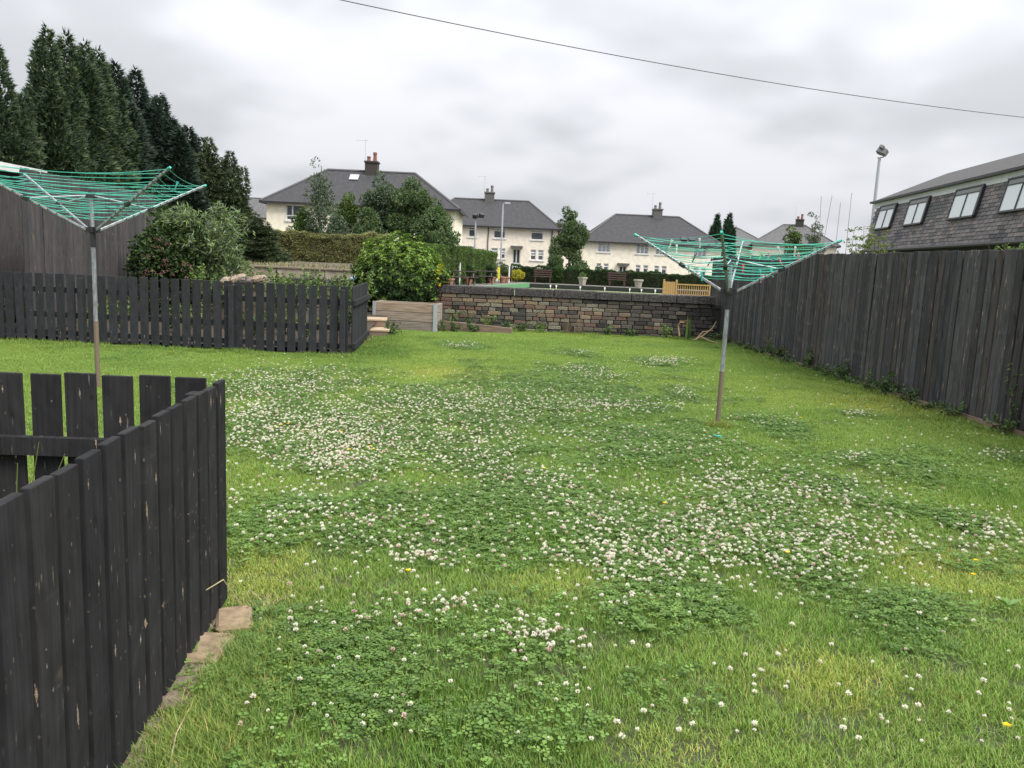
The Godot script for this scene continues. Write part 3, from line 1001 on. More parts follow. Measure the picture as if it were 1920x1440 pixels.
func house(called: String, label: String, at: Vector3, turn: float, w: float, deep: float, wall_h: float, rise: float, inset: float, wall: Material, roof: Material, windows: Array, door: Array, pots: int, chimney_x: float, chim: Material) -> Node3D:
	var t := thing(called, label, "house", at, turn)
	var holes := []
	for k in windows:
		holes.append(k[0])
	if door.size():
		holes.append(door)
	var s := Shape.new()
	pierced(s, -w / 2, -1.5, w / 2, wall_h, holes, 0.16)
	s.quad(Vector3(w / 2, -1.5, 0), Vector3(w / 2, wall_h, 0), Vector3(w / 2, wall_h, -deep), Vector3(w / 2, -1.5, -deep))
	s.quad(Vector3(-w / 2, -1.5, -deep), Vector3(-w / 2, wall_h, -deep), Vector3(-w / 2, wall_h, 0), Vector3(-w / 2, -1.5, 0))
	s.quad(Vector3(w / 2, -1.5, -deep), Vector3(w / 2, wall_h, -deep), Vector3(-w / 2, wall_h, -deep), Vector3(-w / 2, -1.5, -deep))
	s.quad(Vector3(-w / 2, 2.3, -deep), Vector3(-w / 2, 2.3, -0.3), Vector3(w / 2, 2.3, -0.3), Vector3(w / 2, 2.3, -deep))
	part(t, "wall", s.mesh(), wall)
	for k in windows:
		window_parts(t, k[0], k[1], k[2], M.white)
	if door.size():
		s = Shape.new()
		s.block(Vector3(door[0], door[1], -0.15), Vector3(door[2], door[3], -0.10))
		var dd := part(t, "door", s.mesh(), M.off_white)
		s = Shape.new()
		for k in 2:
			var x0: float = lerpf(door[0], door[2], 0.12 + 0.45 * k)
			s.block(Vector3(x0, lerpf(door[1], door[3], 0.4), -0.102), Vector3(x0 + (door[2] - door[0]) * 0.3, lerpf(door[1], door[3], 0.95), -0.09))
		part(dd, "door_pane", s.mesh(), M.dark_frame)
		s = Shape.new()
		s.block(Vector3(door[0] - 0.2, door[3] + 0.08, 0.002), Vector3(door[2] + 0.2, door[3] + 0.24, 0.45))
		part(t, "canopy", s.mesh(), M.chimney)
	var rf := part(t, "roof", hip_roof(w, deep, wall_h, rise, inset, 0.32).mesh(), roof)
	s = Shape.new()
	var p := Vector3(-w / 2 + inset, wall_h + rise, -deep / 2)
	var q := Vector3(w / 2 - inset, wall_h + rise, -deep / 2)
	s.tube(p, q, 0.10, 0.10, 6)
	for k in [[p, -1.0, 1.0], [p, -1.0, -1.0], [q, 1.0, 1.0], [q, 1.0, -1.0]]:
		s.tube(k[0], Vector3(k[1] * (w / 2 + 0.32), wall_h, 0.32 if k[2] > 0 else -deep - 0.32), 0.09, 0.09, 6)
	part(rf, "ridge_tiles", s.mesh(), M.ridge)
	s = Shape.new()
	s.block(Vector3(-w / 2 - 0.36, wall_h - 0.13, 0.28), Vector3(w / 2 + 0.36, wall_h - 0.01, 0.40))
	s.block(Vector3(w / 2 + 0.28, wall_h - 0.13, -deep - 0.3), Vector3(w / 2 + 0.40, wall_h - 0.01, 0.278))
	s.block(Vector3(-w / 2 - 0.40, wall_h - 0.13, -deep - 0.3), Vector3(-w / 2 - 0.28, wall_h - 0.01, 0.278))
	part(rf, "gutter", s.mesh(), M.gutter)
	if chim:
		var top := wall_h + rise + 0.55
		s = Shape.new()
		s.chamfered(Vector3(chimney_x - 0.42, wall_h + rise - 0.75, -deep / 2 - 0.35), Vector3(chimney_x + 0.42, top, -deep / 2 + 0.45), 0.02)
		s.chamfered(Vector3(chimney_x - 0.48, top + 0.002, -deep / 2 - 0.41), Vector3(chimney_x + 0.48, top + 0.12, -deep / 2 + 0.51), 0.02)
		var ch := part(t, "chimney", s.mesh(), chim)
		for k in pots:
			s = Shape.new()
			var hgt: float = [0.32, 0.6, 0.4][k % 3]
			s.lathe([Vector2(0.14, 0), Vector2(0.11, hgt * 0.7), Vector2(0.14, hgt * 0.75), Vector2(0.13, hgt), Vector2(0.01, hgt)], Vector3(chimney_x - 0.22 + 0.42 * k, top + 0.12, -deep / 2 + 0.1), 10)
			part(ch, "chimney_pot", s.mesh(), M.pot_red if chim == M.dark_chimney else M.pot_grey)
		s = Shape.new()
		var mast := Vector3(chimney_x - 0.5, top, -deep / 2)
		s.tube(mast - Vector3(0, 0.5, 0), mast + Vector3(0, 1.6, 0), 0.02, 0.015, 5)
		s.tube(mast + Vector3(-0.6, 1.5, 0), mast + Vector3(0.2, 1.5, 0.1), 0.012, 0.012, 4)
		for k in 5:
			var c := mast + Vector3(-0.55 + 0.16 * k, 1.5, 0)
			s.tube(c - Vector3(0, 0, 0.22), c + Vector3(0, 0, 0.22), 0.008, 0.008, 4)
		part(t, "aerial", s.mesh(), M.zinc)
	return t

func make_houses() -> void:
	# bars of the windows
	var cross := [[true, 0.34], [true, 0.67], [false, 0.7]]
	var top_light := [[false, 0.75]]
	var sash := [[false, 0.48], [false, 0.72]]
	var h: Node3D
	# cream house behind the trees
	h = house("house", "wide cream house with a dark hipped roof behind the garden trees", Vector3(-10.25, 0.6, -52), 0.0, 12.2, 7.0, 4.2, 2.5, 3.1, M.render_yellow, M.roof_slate,
		[[[-4.85, 3.05, -3.55, 4.05], [[true, 0.33], [false, 0.3]], 0.0], [[2.4, 3.0, 3.6, 4.0], top_light, 0.5]], [], 2, 0.05, M.dark_chimney)
	var s := Shape.new()
	s.block(Vector3(-0.3, 0.02, -0.35), Vector3(0.3, 0.09, 0.35), Transform3D(Basis(Vector3.RIGHT, atan2(2.5, 3.82)), Vector3(-1.0, 4.2 + 2.5 * 0.78, 0.32 - 3.82 * 0.78)))
	part(h, "skylight", s.mesh(), M.post_paint)
	# pinkish house beyond the bowling green
	h = house("house", "pinkish cream house with paired windows next to the street lamp", Vector3(-2.6, 0.2, -70), 0.0, 12.0, 8.0, 4.45, 2.55, 2.6, M.render_pink, M.roof_slate,
		[[[0.42, 3.45, 1.45, 4.3], top_light, 0.2], [[3.67, 3.45, 4.75, 4.3], top_light, 0.25], [[-1.77, 3.45, -1.09, 4.3], top_light, 0.15], [[0.25, 1.7, 0.85, 2.6], sash, 0.55], [[0.98, 1.7, 1.5, 2.6], sash, 0.6], [[3.7, 1.7, 4.2, 2.6], sash, 0.6], [[4.35, 1.7, 4.85, 2.6], sash, 0.5], [[-1.6, 2.1, -1.1, 2.65], [], 0.5]],
		[2.16, 0.6, 2.82, 2.62], 2, -0.2, M.chimney)
	s = Shape.new()
	s.tube(Vector3(5.5, -0.5, 0.06), Vector3(5.5, 4.35, 0.06), 0.05, 0.05, 6)
	part(h, "downpipe", s.mesh(), M.gutter)
	s = Shape.new()
	s.tube(Vector3(-0.05, 2.2, 0.06), Vector3(-0.05, 4.35, 0.06), 0.045, 0.045, 6)
	part(h, "downpipe", s.mesh(), M.gutter)
	# cream house with white cross-barred windows
	var ws := []
	for m in [-1.0, 1.0]:
		for k in [[-4.9, -3.75], [-1.45, -0.3]]:
			var a := minf(m * k[0] * -1.0, m * k[1] * -1.0)
			ws.append([[a, 3.25, a + 1.12, 4.1], cross, 0.85])
		for k in [[-4.95, -4.5], [-4.28, -3.8], [-1.4, -0.95], [-0.72, -0.28]]:
			var a := minf(m * k[0] * -1.0, m * k[1] * -1.0)
			ws.append([[a, 1.4, a + 0.46, 2.25], [[false, 0.68]], 0.3])
	h = house("house", "cream house with white cross-barred upper windows behind the far hedge", Vector3(12.05, -0.35, -72), 0.0, 12.4, 8.0, 4.18, 2.7, 3.2, M.render_cream, M.roof_slate, ws, [-2.85, 0.2, -2.2, 2.1], 2, 0.9, M.chimney)
	s = Shape.new()
	for k in 2:
		s.block(Vector3(2.6 + k * 0.75, 0.02, -0.3), Vector3(3.1 + k * 0.75, 0.12, 0.3), Transform3D(Basis(Vector3.RIGHT, atan2(2.7, 4.32)), Vector3(0, 4.18 + 2.7 * 0.2, 0.32 - 4.32 * 0.2)))
	part(h, "skylight", s.mesh(), M.dark_frame)
	# houses further off
	house("house", "distant grey roofed house half hidden behind the single green tree", Vector3(5.4, 0.6, -105), 0.0, 9.5, 8.0, 5.0, 1.6, 2.6, M.render_pink, M.roof_slate, [[[1.2, 3.6, 2.3, 4.6], cross, 0.5], [[3.0, 1.6, 4.0, 2.5], sash, 0.5]], [], 0, 0.0, null)
	house("house", "distant pale grey roofed house with a squat dark chimney", Vector3(31.0, 0.6, -90), -0.25, 8.8, 8.0, 4.4, 2.4, 3.2, M.render_pink, M.roof_grey, [[[-1.2, 3.0, -0.2, 4.0], cross, 0.5]], [], 2, 0.6, M.dark_chimney)
	house("house", "distant low house with an olive grey roof beside the house with the squat chimney", Vector3(27.4, 0.4, -97), 0.2, 7.0, 7.0, 4.4, 2.3, 2.8, M.render_cream, M.roof_grey, [], [], 0, 0.0, null)
	house("house", "distant house with a slate roof between the conifers and the cream house", Vector3(-33.6, 1.6, -100), 0.0, 9.0, 8.0, 4.2, 2.6, 3.0, M.render_cream, M.roof_grey, [], [], 0, 0.0, null)

func make_slate_building() -> void:
	var along := Vector3(-0.0995, 0, 0.995)
	var frame := Basis(along, Vector3.UP, along.cross(Vector3.UP))
	var b := thing("slate_building", "long building with a slate-hung upper storey and boxed windows beyond the tall fence", "building", Vector3(17.17, 0, -40.0))
	b.basis = frame
	var len_ := 24.0
	var deep := 9.0
	var y0 := 2.92
	var y1 := 4.98
	var lean := 0.2
	var s := Shape.new()
	s.block(Vector3(0.05, -0.1, -deep), Vector3(len_, y0 - 0.05, -0.25))
	part(b, "wall", s.mesh(), M.bricks[6])
	# solid behind the slates
	s = Shape.new()
	var top_z := -lean * (y1 - y0)
	var a := [Vector3(0, y0, -0.03), Vector3(0, y1, top_z - 0.03), Vector3(len_, y1, top_z - 0.03), Vector3(len_, y0, -0.03)]
	s.quad(a[0], a[1], a[2], a[3])
	var e := [Vector3(0, y0, -deep), Vector3(0, y1, -deep)]
	s.quad(e[0], e[1], a[1], a[0])
	s.quad(a[3], a[2], Vector3(len_, y1, -deep), Vector3(len_, y0, -deep))
	s.quad(Vector3(len_, y0, -deep), Vector3(len_, y1, -deep), e[1], e[0])
	s.quad(a[0], a[3], Vector3(len_, y0, -deep), e[0])
	part(b, "backing", s.mesh(), M.slates[2])
	# slates
	var tilt := Basis(Vector3.RIGHT, -atan(lean))
	var rows := 15
	var made := []
	var wins := [[0.95, 3.0], [4.6, 6.65], [9.1, 11.25], [13.0, 15.1], [17.0, 19.1]]
	var piece := Shape.new()
	piece.block(Vector3(-0.187, 0, 0), Vector3(0.187, 0.15, 0.022))
	var piece_mesh := piece.mesh()
	for r in rows:
		var y := y0 + (y1 - y0) * r / rows
		var x := 0.2 if r % 2 else 0.4
		while x < len_ - 0.2:
			var inside := false
			for w in wins:
				inside = inside or (x > w[0] + 0.1 and x < w[1] - 0.1 and y > 3.95 and y < 4.9)
			if not inside:
				var tone := patchy.get_noise_2d(x * 7.0, y * 3.0) + 0.55 * patchy.get_noise_2d(x * 40.0, y * 60.0) + rnd(-0.25, 0.25)
				var k := 0 if tone < -0.12 else (1 if tone < 0.15 else (3 if tone < 0.3 else 2))
				if tone < -0.4:
					k = 4
				made.append([Transform3D(tilt * Basis(Vector3(0, 0, 1), rnd(-0.012, 0.012)) * Basis(Vector3.RIGHT, -0.14), Vector3(x, y, -lean * (y - y0) + 0.018 + rnd(0, 0.008))), k, x])
			x += 0.4
	made.sort_custom(func(p, q): return p[2] > q[2])
	var rest := [Shape.new(), Shape.new(), Shape.new(), Shape.new(), Shape.new()]
	var shown := 0
	for m in made:
		if m[2] < 15.6 and shown < 300:
			shown += 1
			part(b, "slate", piece_mesh, M.slates[m[1]], m[0])
		else:
			rest[m[1]].block(Vector3(-0.187, 0, 0), Vector3(0.187, 0.15, 0.022), m[0])
	for k in 5:
		if rest[k].v.size():
			part(b, "slate_hanging", rest[k].mesh(), M.slates[k]).set_meta("kind", "stuff")
	# boxed windows
	for w in wins:
		var z0 := -lean * (3.95 - y0) + 0.10
		var x := Transform3D(tilt, Vector3(w[0], 3.93, z0))
		s = Shape.new()
		var ww: float = w[1] - w[0]
		var hh := 1.06
		s.block(Vector3(0, -0.06, -0.30), Vector3(ww, 0.0, 0.06), x)
		s.block(Vector3(-0.02, 0.001, -0.3), Vector3(0.03, hh, 0.03), x)
		s.block(Vector3(ww - 0.05, 0.001, -0.3), Vector3(ww + 0.09, hh, 0.05), x)
		s.block(Vector3(0.031, hh - 0.2, -0.06), Vector3(ww - 0.051, hh - 0.16, 0.025), x)
		s.block(Vector3(-0.02, hh + 0.001, -0.3), Vector3(ww + 0.09, hh + 0.05, 0.04), x)
		s.block(Vector3(ww * 0.5 - 0.03, 0.001, -0.05), Vector3(ww * 0.5 + 0.03, hh - 0.2, 0.028), x)
		var win := part(b, "window", s.mesh(), M.dark_frame)
		s = Shape.new()
		for k in 2:
			s.block(Vector3(0.031 + k * (ww * 0.5), 0.001, -0.04), Vector3(ww * 0.5 - 0.031 + k * (ww * 0.5 - 0.02), hh - 0.2, 0.0), x)
			part(win, "pane", s.mesh(), M.dull_glass)
			s = Shape.new()
		s.block(Vector3(0.031, hh - 0.159, -0.04), Vector3(ww - 0.051, hh, 0.005), x)
		part(win, "head_panel", s.mesh(), M.lamp_body)
	# fascia, gutter and low roof
	s = Shape.new()
	s.block(Vector3(-0.1, y1 - 0.02, top_z - 0.2), Vector3(len_, y1 + 0.24, top_z + 0.06))
	s.block(Vector3(-0.1, y1 - 0.02, -deep), Vector3(0.06, y1 + 0.24, top_z - 0.201))
	part(b, "fascia", s.mesh(), M.fascia)
	s = Shape.new()
	s.block(Vector3(-0.25, y1 + 0.241, top_z - 0.05), Vector3(len_, y1 + 0.33, top_z + 0.26))
	part(b, "gutter", s.mesh(), M.gutter)
	s = Shape.new()
	var ry := y1 + 0.32
	var peak := ry + 1.15
	var q0 := Vector3(-0.25, ry, top_z + 0.2)
	var q1 := Vector3(len_, ry, top_z + 0.2)
	var q2 := Vector3(len_, peak, top_z - 2.1)
	var q3 := Vector3(2.6, peak, top_z - 2.1)
	var q4 := Vector3(-0.25, ry, -deep - 0.2)
	var q5 := Vector3(len_, ry, -deep - 0.2)
	s.quad(q0, q3, q2, q1)
	s.tri(q4, q3, q0)
	s.quad(q5, q2, q3, q4)
	s.quad(q0, q1, q5, q4)
	s.tri(q1, q2, q5)
	part(b, "roof", s.mesh(), M.roof_flat)
	s = Shape.new()
	s.tube(Vector3(0, y0 - 0.05, 0.1), Vector3(len_, y0 - 0.05, 0.1), 0.07, 0.07, 8)
	part(b, "lower_gutter", s.mesh(), M.gutter)

# ------------------------------------------------------------------ lamps, benches and other things round the green
func make_street_things() -> void:
	var p := at_depth(894, 400, 50.0)
	var t := thing("floodlight_post", "slim post with two black floodlights beside the bowling green hedge", "floodlight", Vector3(p.x - 0.05, 0.3, -50))
	var s := Shape.new()
	s.tube(Vector3(0, 0, 0), Vector3(0, 4.0, 0), 0.06, 0.045, 8)
	part(t, "post", s.mesh(), M.post_paint)
	for k in [-1.0, 1.0]:
		s = Shape.new()
		s.chamfered(Vector3(-0.16, -0.12, -0.12), Vector3(0.16, 0.14, 0.12), 0.04, Transform3D(Basis(Vector3.UP, k * 0.5) * Basis(Vector3.RIGHT, 0.5), Vector3(0.16 + k * 0.2, 4.05 + k * 0.03, 0.1)))
		part(t, "lamp_head", s.mesh(), M.lamp_black)
	s = Shape.new()
	s.tube(Vector3(-0.05, 3.95, 0), Vector3(0.4, 3.98, 0.05), 0.025, 0.025, 6)
	part(t, "bracket", s.mesh(), M.lamp_black)

	p = at_depth(947, 381, 62.0)
	t = thing("street_lamp", "tall thin grey street lamp in front of the pinkish house", "street lamp", Vector3(p.x - 0.15, 0.2, -62))
	s = Shape.new()
	s.path([Vector3(0, 0, 0), Vector3(0, p.y - 0.5, 0), Vector3(0.03, p.y - 0.28, 0), Vector3(0.2, p.y - 0.2, 0.05)], 0.075, 0.04, 8)
	part(t, "post", s.mesh(), M.post_paint)
	s = Shape.new()
	s.chamfered(Vector3(0.12, p.y - 0.24, -0.05), Vector3(0.55, p.y - 0.15, 0.15), 0.03)
	part(t, "lamp_head", s.mesh(), M.post_paint)

	p = at_depth(1650, 290, 45.0)
	t = thing("floodlight_mast", "tall grey mast with one floodlight behind the slate-hung building", "floodlight", Vector3(p.x, 0, -45))
	s = Shape.new()
	s.tube(Vector3(0, 0, 0), Vector3(0, p.y - 0.15, 0), 0.13, 0.075, 10)
	part(t, "mast", s.mesh(), M.post_paint)
	s = Shape.new()
	s.chamfered(Vector3(-0.20, -0.16, -0.28), Vector3(0.20, 0.18, 0.28), 0.07, Transform3D(Basis(Vector3(0, 0, 1), -0.55) * Basis(Vector3.UP, 0.7), Vector3(0.12, p.y + 0.18, 0)))
	s.chamfered(Vector3(-0.42, 0.02, -0.12), Vector3(-0.15, 0.2, 0.12), 0.04, Transform3D(Basis(Vector3(0, 0, 1), -0.55) * Basis(Vector3.UP, 0.7), Vector3(0.12, p.y + 0.18, 0)))
	part(t, "lamp_head", s.mesh(), M.lamp_body)
	s = Shape.new()
	s.tube(Vector3(-0.12, p.y - 0.18, 0), Vector3(0.22, p.y - 0.12, 0), 0.03, 0.03, 6)
	s.tube(Vector3(0.2, p.y - 0.13, 0), Vector3(0.22, p.y + 0.1, 0), 0.025, 0.025, 6)
	part(t, "bracket", s.mesh(), M.lamp_body)

	# overhead cable
	var a := at_depth(640, 0, 14.0)
	var b := at_depth(1920, 220, 20.0)
	var dirn := b - a
	s = Shape.new()
	var pts := []
	for i in 40:
		var f := -0.55 + i * 2.05 / 39.0
		if f > 1.32:
			break
		pts.append(a + dirn * f - Vector3(0, 0.17 * 4.0 * f * (1.0 - f), 0))
	s.path(pts, 0.0085, 0.0085, 6)
	tag(solo("overhead_cable", s.mesh(), M.cable), "thin dark overhead cable sagging across the grey sky", "cable")

	# benches on the far path
	var bench := thing("bench", "dark red slatted bench against the far hedge, next to the yellow bush", "bench", Vector3(1.75, 0.3, -53.5), 0.0, "benches along the far path")
	for k in 3:
		s = Shape.new()
		s.chamfered(Vector3(-0.62, 0.54 + k * 0.15, -0.30 - k * 0.03), Vector3(0.62, 0.61 + k * 0.15, -0.26 - k * 0.03), 0.008)
		part(bench, "back_slat", s.mesh(), M.bench_red)
	for k in 3:
		s = Shape.new()
		s.chamfered(Vector3(-0.62, 0.42, -0.22 + k * 0.16), Vector3(0.62, 0.46, -0.09 + k * 0.16), 0.008)
		part(bench, "seat_slat", s.mesh(), M.bench_red)
	for k in [-1.0, 1.0]:
		s = Shape.new()
		s.block(Vector3(k * 0.5 - 0.04, 0, 0.1), Vector3(k * 0.5 + 0.04, 0.418, 0.18))
		s.block(Vector3(k * 0.5 - 0.04, 0, -0.42), Vector3(k * 0.5 + 0.04, 0.95, -0.36))
		part(bench, "leg", s.mesh(), M.bench_red)
	copy(bench, Vector3(6.75, 0.3, -53.5), 0.0, "dark red slatted bench against the far hedge, between two planters")
	# planters on the far path
	for k in 2:
		var u: float = [1092, 1197][k]
		var q := at_depth(u, 530, 52.6)
		t = thing("stone_planter", ["square pale planter with an orange rim beside the far bench", "plain whitish planter on the path near the wooden gate"][k], "planter", Vector3(q.x, 0.3, -52.6))
		s = Shape.new()
		s.lathe([Vector2(0.20, 0), Vector2(0.27, 0.42), Vector2(0.33, 0.44), Vector2(0.33, 0.55), Vector2(0.27, 0.55), Vector2(0.01, 0.5)], Vector3.ZERO, 4 if k == 0 else 10)
		part(t, "pot", s.mesh(), M.planter)
		if k == 0:
			s = Shape.new()
			leaf_ball(s, Vector3(0, 0.62, 0), 0.22, 220, 0.09, 0.05, [Color(.06, .12, .03), Color(.10, .16, .04)])
			part(t, "plant", s.mesh(), M.leaves)
	# wooden gate and picket run
	t = thing("wooden_gate", "orange brown timber gate and picket railing at the bowling green corner", "gate", Vector3(7.8, 0.1, -42))
	for k in 5:
		s = Shape.new()
		s.chamfered(Vector3(k * 0.115, 0.0, -0.015), Vector3(k * 0.115 + 0.105, 0.80, 0.015), 0.004)
		s.tri(Vector3(k * 0.115, 0.8, 0), Vector3(k * 0.115 + 0.05, 0.86, 0), Vector3(k * 0.115 + 0.105, 0.8, 0))
		part(t, "gate_board", s.mesh(), M.new_wood)
	for x in [-0.03, 0.63, 2.4]:
		s = Shape.new()
		s.chamfered(Vector3(x - 0.045, -0.1, -0.05), Vector3(x + 0.045, 0.95, 0.04), 0.01)
		part(t, "post", s.mesh(), M.new_wood)
	for k in 14:
		s = Shape.new()
		s.chamfered(Vector3(0.72 + k * 0.118, 0.08, -0.012), Vector3(0.765 + k * 0.118, 0.72, 0.012), 0.004)
		part(t, "picket", s.mesh(), M.new_wood)
	for y in [0.18, 0.72]:
		s = Shape.new()
		s.block(Vector3(0.64, y - 0.035, 0.014), Vector3(2.36, y + 0.035, 0.05))
		part(t, "rail", s.mesh(), M.new_wood)
	# tables on the near side path
	for k in 2:
		var q := at_depth([866, 902][k], 527, [40.0, 45.0][k])
		t = thing("picnic_table", ["dark picnic table with benches beside the white post", "dark picnic table with benches beside the clipped dark bush"][k], "table", Vector3(q.x, 0.3, q.z), 0.3)
		for j in 4:
			s = Shape.new()
			s.chamfered(Vector3(-0.7, 0.70, -0.32 + j * 0.16), Vector3(0.7, 0.74, -0.17 + j * 0.16), 0.006)
			part(t, "table_slat", s.mesh(), M.table_dark)
		for j in [-1.0, 1.0]:
			s = Shape.new()
			s.chamfered(Vector3(-0.7, 0.42, j * 0.62 - 0.11), Vector3(0.7, 0.46, j * 0.62 + 0.11), 0.006)
			part(t, "seat", s.mesh(), M.table_dark)
			s = Shape.new()
			for g in [-1.0, 1.0]:
				s.tube(Vector3(j * 0.5, 0, g * 0.62), Vector3(j * 0.5, 0.7, g * 0.2), 0.04, 0.04, 5)
			s.block(Vector3(j * 0.5 - 0.03, 0.35, -0.7), Vector3(j * 0.5 + 0.03, 0.41, 0.7))
			part(t, "leg", s.mesh(), M.table_dark)
	for k in 5:
		var q := at_depth([843, 878, 921, 942, 949][k], 530, [38.0, 42.0, 47.0, 49.0, 50.0][k])
		t = thing("flower_pot", ["terracotta pot at the end of the stone coping", "small terracotta pot between the two dark tables", "brown pot under the clipped dark bush", "terracotta pot below the yellow notice", "wide terracotta bowl beside the yellow notice"][k], "pot", Vector3(q.x, 0.3, q.z))
		s = Shape.new()
		s.lathe([Vector2(0.14, 0), Vector2(0.21, 0.3), Vector2(0.24, 0.31), Vector2(0.24, 0.38), Vector2(0.19, 0.38), Vector2(0.01, 0.33)], Vector3.ZERO, 10)
		part(t, "pot", s.mesh(), M.terracotta)
	for k in 2:
		var q := at_depth([862, 955][k], 500, [41.0, 50.0][k])
		s = Shape.new()
		s.tube(Vector3(0, 0, 0), Vector3(0, 1.15 if k == 0 else 1.1, 0), 0.05, 0.05, 8)
		tag(solo("white_post", s.mesh(), M.off_white, Vector3(q.x, 0.3, q.z)), ["short white post behind the first dark picnic table", "short white post beside the yellow flowering bush"][k], "post")
	var q2 := at_depth(935, 510, 48.5)
	t = thing("yellow_notice", "narrow yellow upright notice among the pots", "sign", Vector3(q2.x, 0.3, -48.5))
	s = Shape.new()
	s.chamfered(Vector3(-0.08, 0.25, -0.02), Vector3(0.08, 0.95, 0.02), 0.01)
	part(t, "panel", s.mesh(), M.yellow_sign)
	s = Shape.new()
	s.tube(Vector3(0, 0, -0.03), Vector3(0, 0.9, -0.03), 0.02, 0.02, 6)
	part(t, "stake", s.mesh(), M.lamp_black)

# ------------------------------------------------------------------ vegetation
func pick(cols: Array) -> Color:
	var a: Color = cols[rng.randi() % cols.size()]
	var k := rnd(0.8, 1.2)
	return Color(a.r * k * rnd(0.93, 1.07), a.g * k, a.b * k * rnd(0.9, 1.1))

func leaf_ball(s: Shape, c: Vector3, r: float, count: int, long: float, wide: float, cols: Array, squash := 1.0) -> void:
	for i in count:
		var o := dir3()
		var p := c + Vector3(o.x, o.y * squash, o.z) * r * (0.45 + 0.6 * sqrt(rng.randf()))
		var d := (o + dir3() * 0.9 + Vector3(0, -0.1, 0)).normalized()
		var side := d.cross(dir3()).normalized()
		s.col = pick(cols)
		s.leaf(p, d, side, long * rnd(0.7, 1.25), wide * rnd(0.8, 1.2))

# several clumps, each a cloud of leaves
func crown(clumps: Array, count: int, long: float, wide: float, cols: Array) -> ArrayMesh:
	var s := Shape.new()
	var total := 0.0
	for c in clumps:
		total += c[1] * c[1]
	for c in clumps:
		leaf_ball(s, c[0], c[1], int(count * c[1] * c[1] / total), long, wide, cols, 0.85)
	return s.mesh()

func random_clumps(n: int, center: Vector3, rx: float, ry: float, rz: float, small: float, big: float, taper := 0.0) -> Array:
	var out := []
	for i in n:
		var o := dir3() * pow(rng.randf(), 0.4)
		var f := 1.0 - taper * maxf(o.y, 0.0)
		out.append([center + Vector3(o.x * rx * f, o.y * ry, o.z * rz * f), rnd(small, big) * (1.0 - 0.4 * taper * maxf(o.y, 0.0))])
	return out

func trunk_mesh(h: float, r: float, limbs: int, spread: float) -> ArrayMesh:
	var s := Shape.new()
	var pts := []
	for i in 6:
		pts.append(Vector3(sin(i * 1.7) * r * 0.5, h * i / 5.0, cos(i * 2.1) * r * 0.4))
	s.path(pts, r, r * 0.25, 7)
	for k in limbs:
		var y := h * rnd(0.3, 0.9)
		var a := rnd(0, TAU)
		var e := Vector3(cos(a), 0, sin(a))
		var l := spread * rnd(0.5, 1.0)
		s.path([Vector3(0, y, 0), Vector3(0, y, 0) + e * l * 0.5 + Vector3(0, l * 0.25, 0), Vector3(0, y, 0) + e * l + Vector3(0, l * 0.65, 0)], r * 0.35, r * 0.08, 5)
	return s.mesh()

# dense cypress: short sprays that point outwards and up, gathered in hanging clumps
func cypress_mesh(h: float, r: float, count: int, seed_: int, cols: Array, tiers := 0.0, size := 1.0) -> ArrayMesh:
	var s := Shape.new()
	var f := FastNoiseLite.new()
	f.seed = seed_
	f.frequency = 0.55
	f.fractal_octaves = 3
	var leaders := []
	for k in 5:
		leaders.append([rnd(0, TAU), [0.0, 0.0, 0.25, 0.36, 0.42][k] * r, [1.0, 0.985, 0.93, 0.86, 0.80][k]])
	for i in count:
		var t := 1.0 - pow(rng.randf(), 0.62)
		t = clampf(t, 0.0, 1.0)
		var lead: Array = leaders[rng.randi() % 5]
		var y: float = h * t * lead[2]
		var a := rnd(0, TAU)
		var prof := pow(1.0 - t, 0.88) * r + 0.03
		if tiers > 0.0:
			prof *= 0.62 + 0.5 * pow(1.0 - fposmod(y * tiers + 0.3 * sin(a * 3.0 + seed_), 1.0), 0.7)
		var lump := f.get_noise_3d(cos(a) * prof * 1.6, y * 1.3, sin(a) * prof * 1.6)
		var rad := prof * (0.88 + 0.62 * lump) * (1.0 - 0.42 * rng.randf() * rng.randf())
		var shift: Vector3 = Vector3(cos(lead[0]), 0, sin(lead[0])) * lead[1] * smoothstep(0.35, 1.0, t)
		var e := Vector3(cos(a), 0, sin(a))
		var p := e * rad + Vector3(0, y, 0) + shift
		var d := (e + Vector3(0, rnd(0.1, 1.0) if tiers == 0.0 else rnd(-0.5, 0.35), 0) + dir3() * 0.5).normalized()
		s.col = pick(cols)
		var long := rnd(0.11, 0.26) * size
		for k in 3:
			var d2 := (d + dir3() * 0.45).normalized()
			var side := d2.cross(dir3()).normalized() * rnd(0.018, 0.036) * size
			s.tri(p - side, p + d2 * long, p + side)
	return s.mesh()

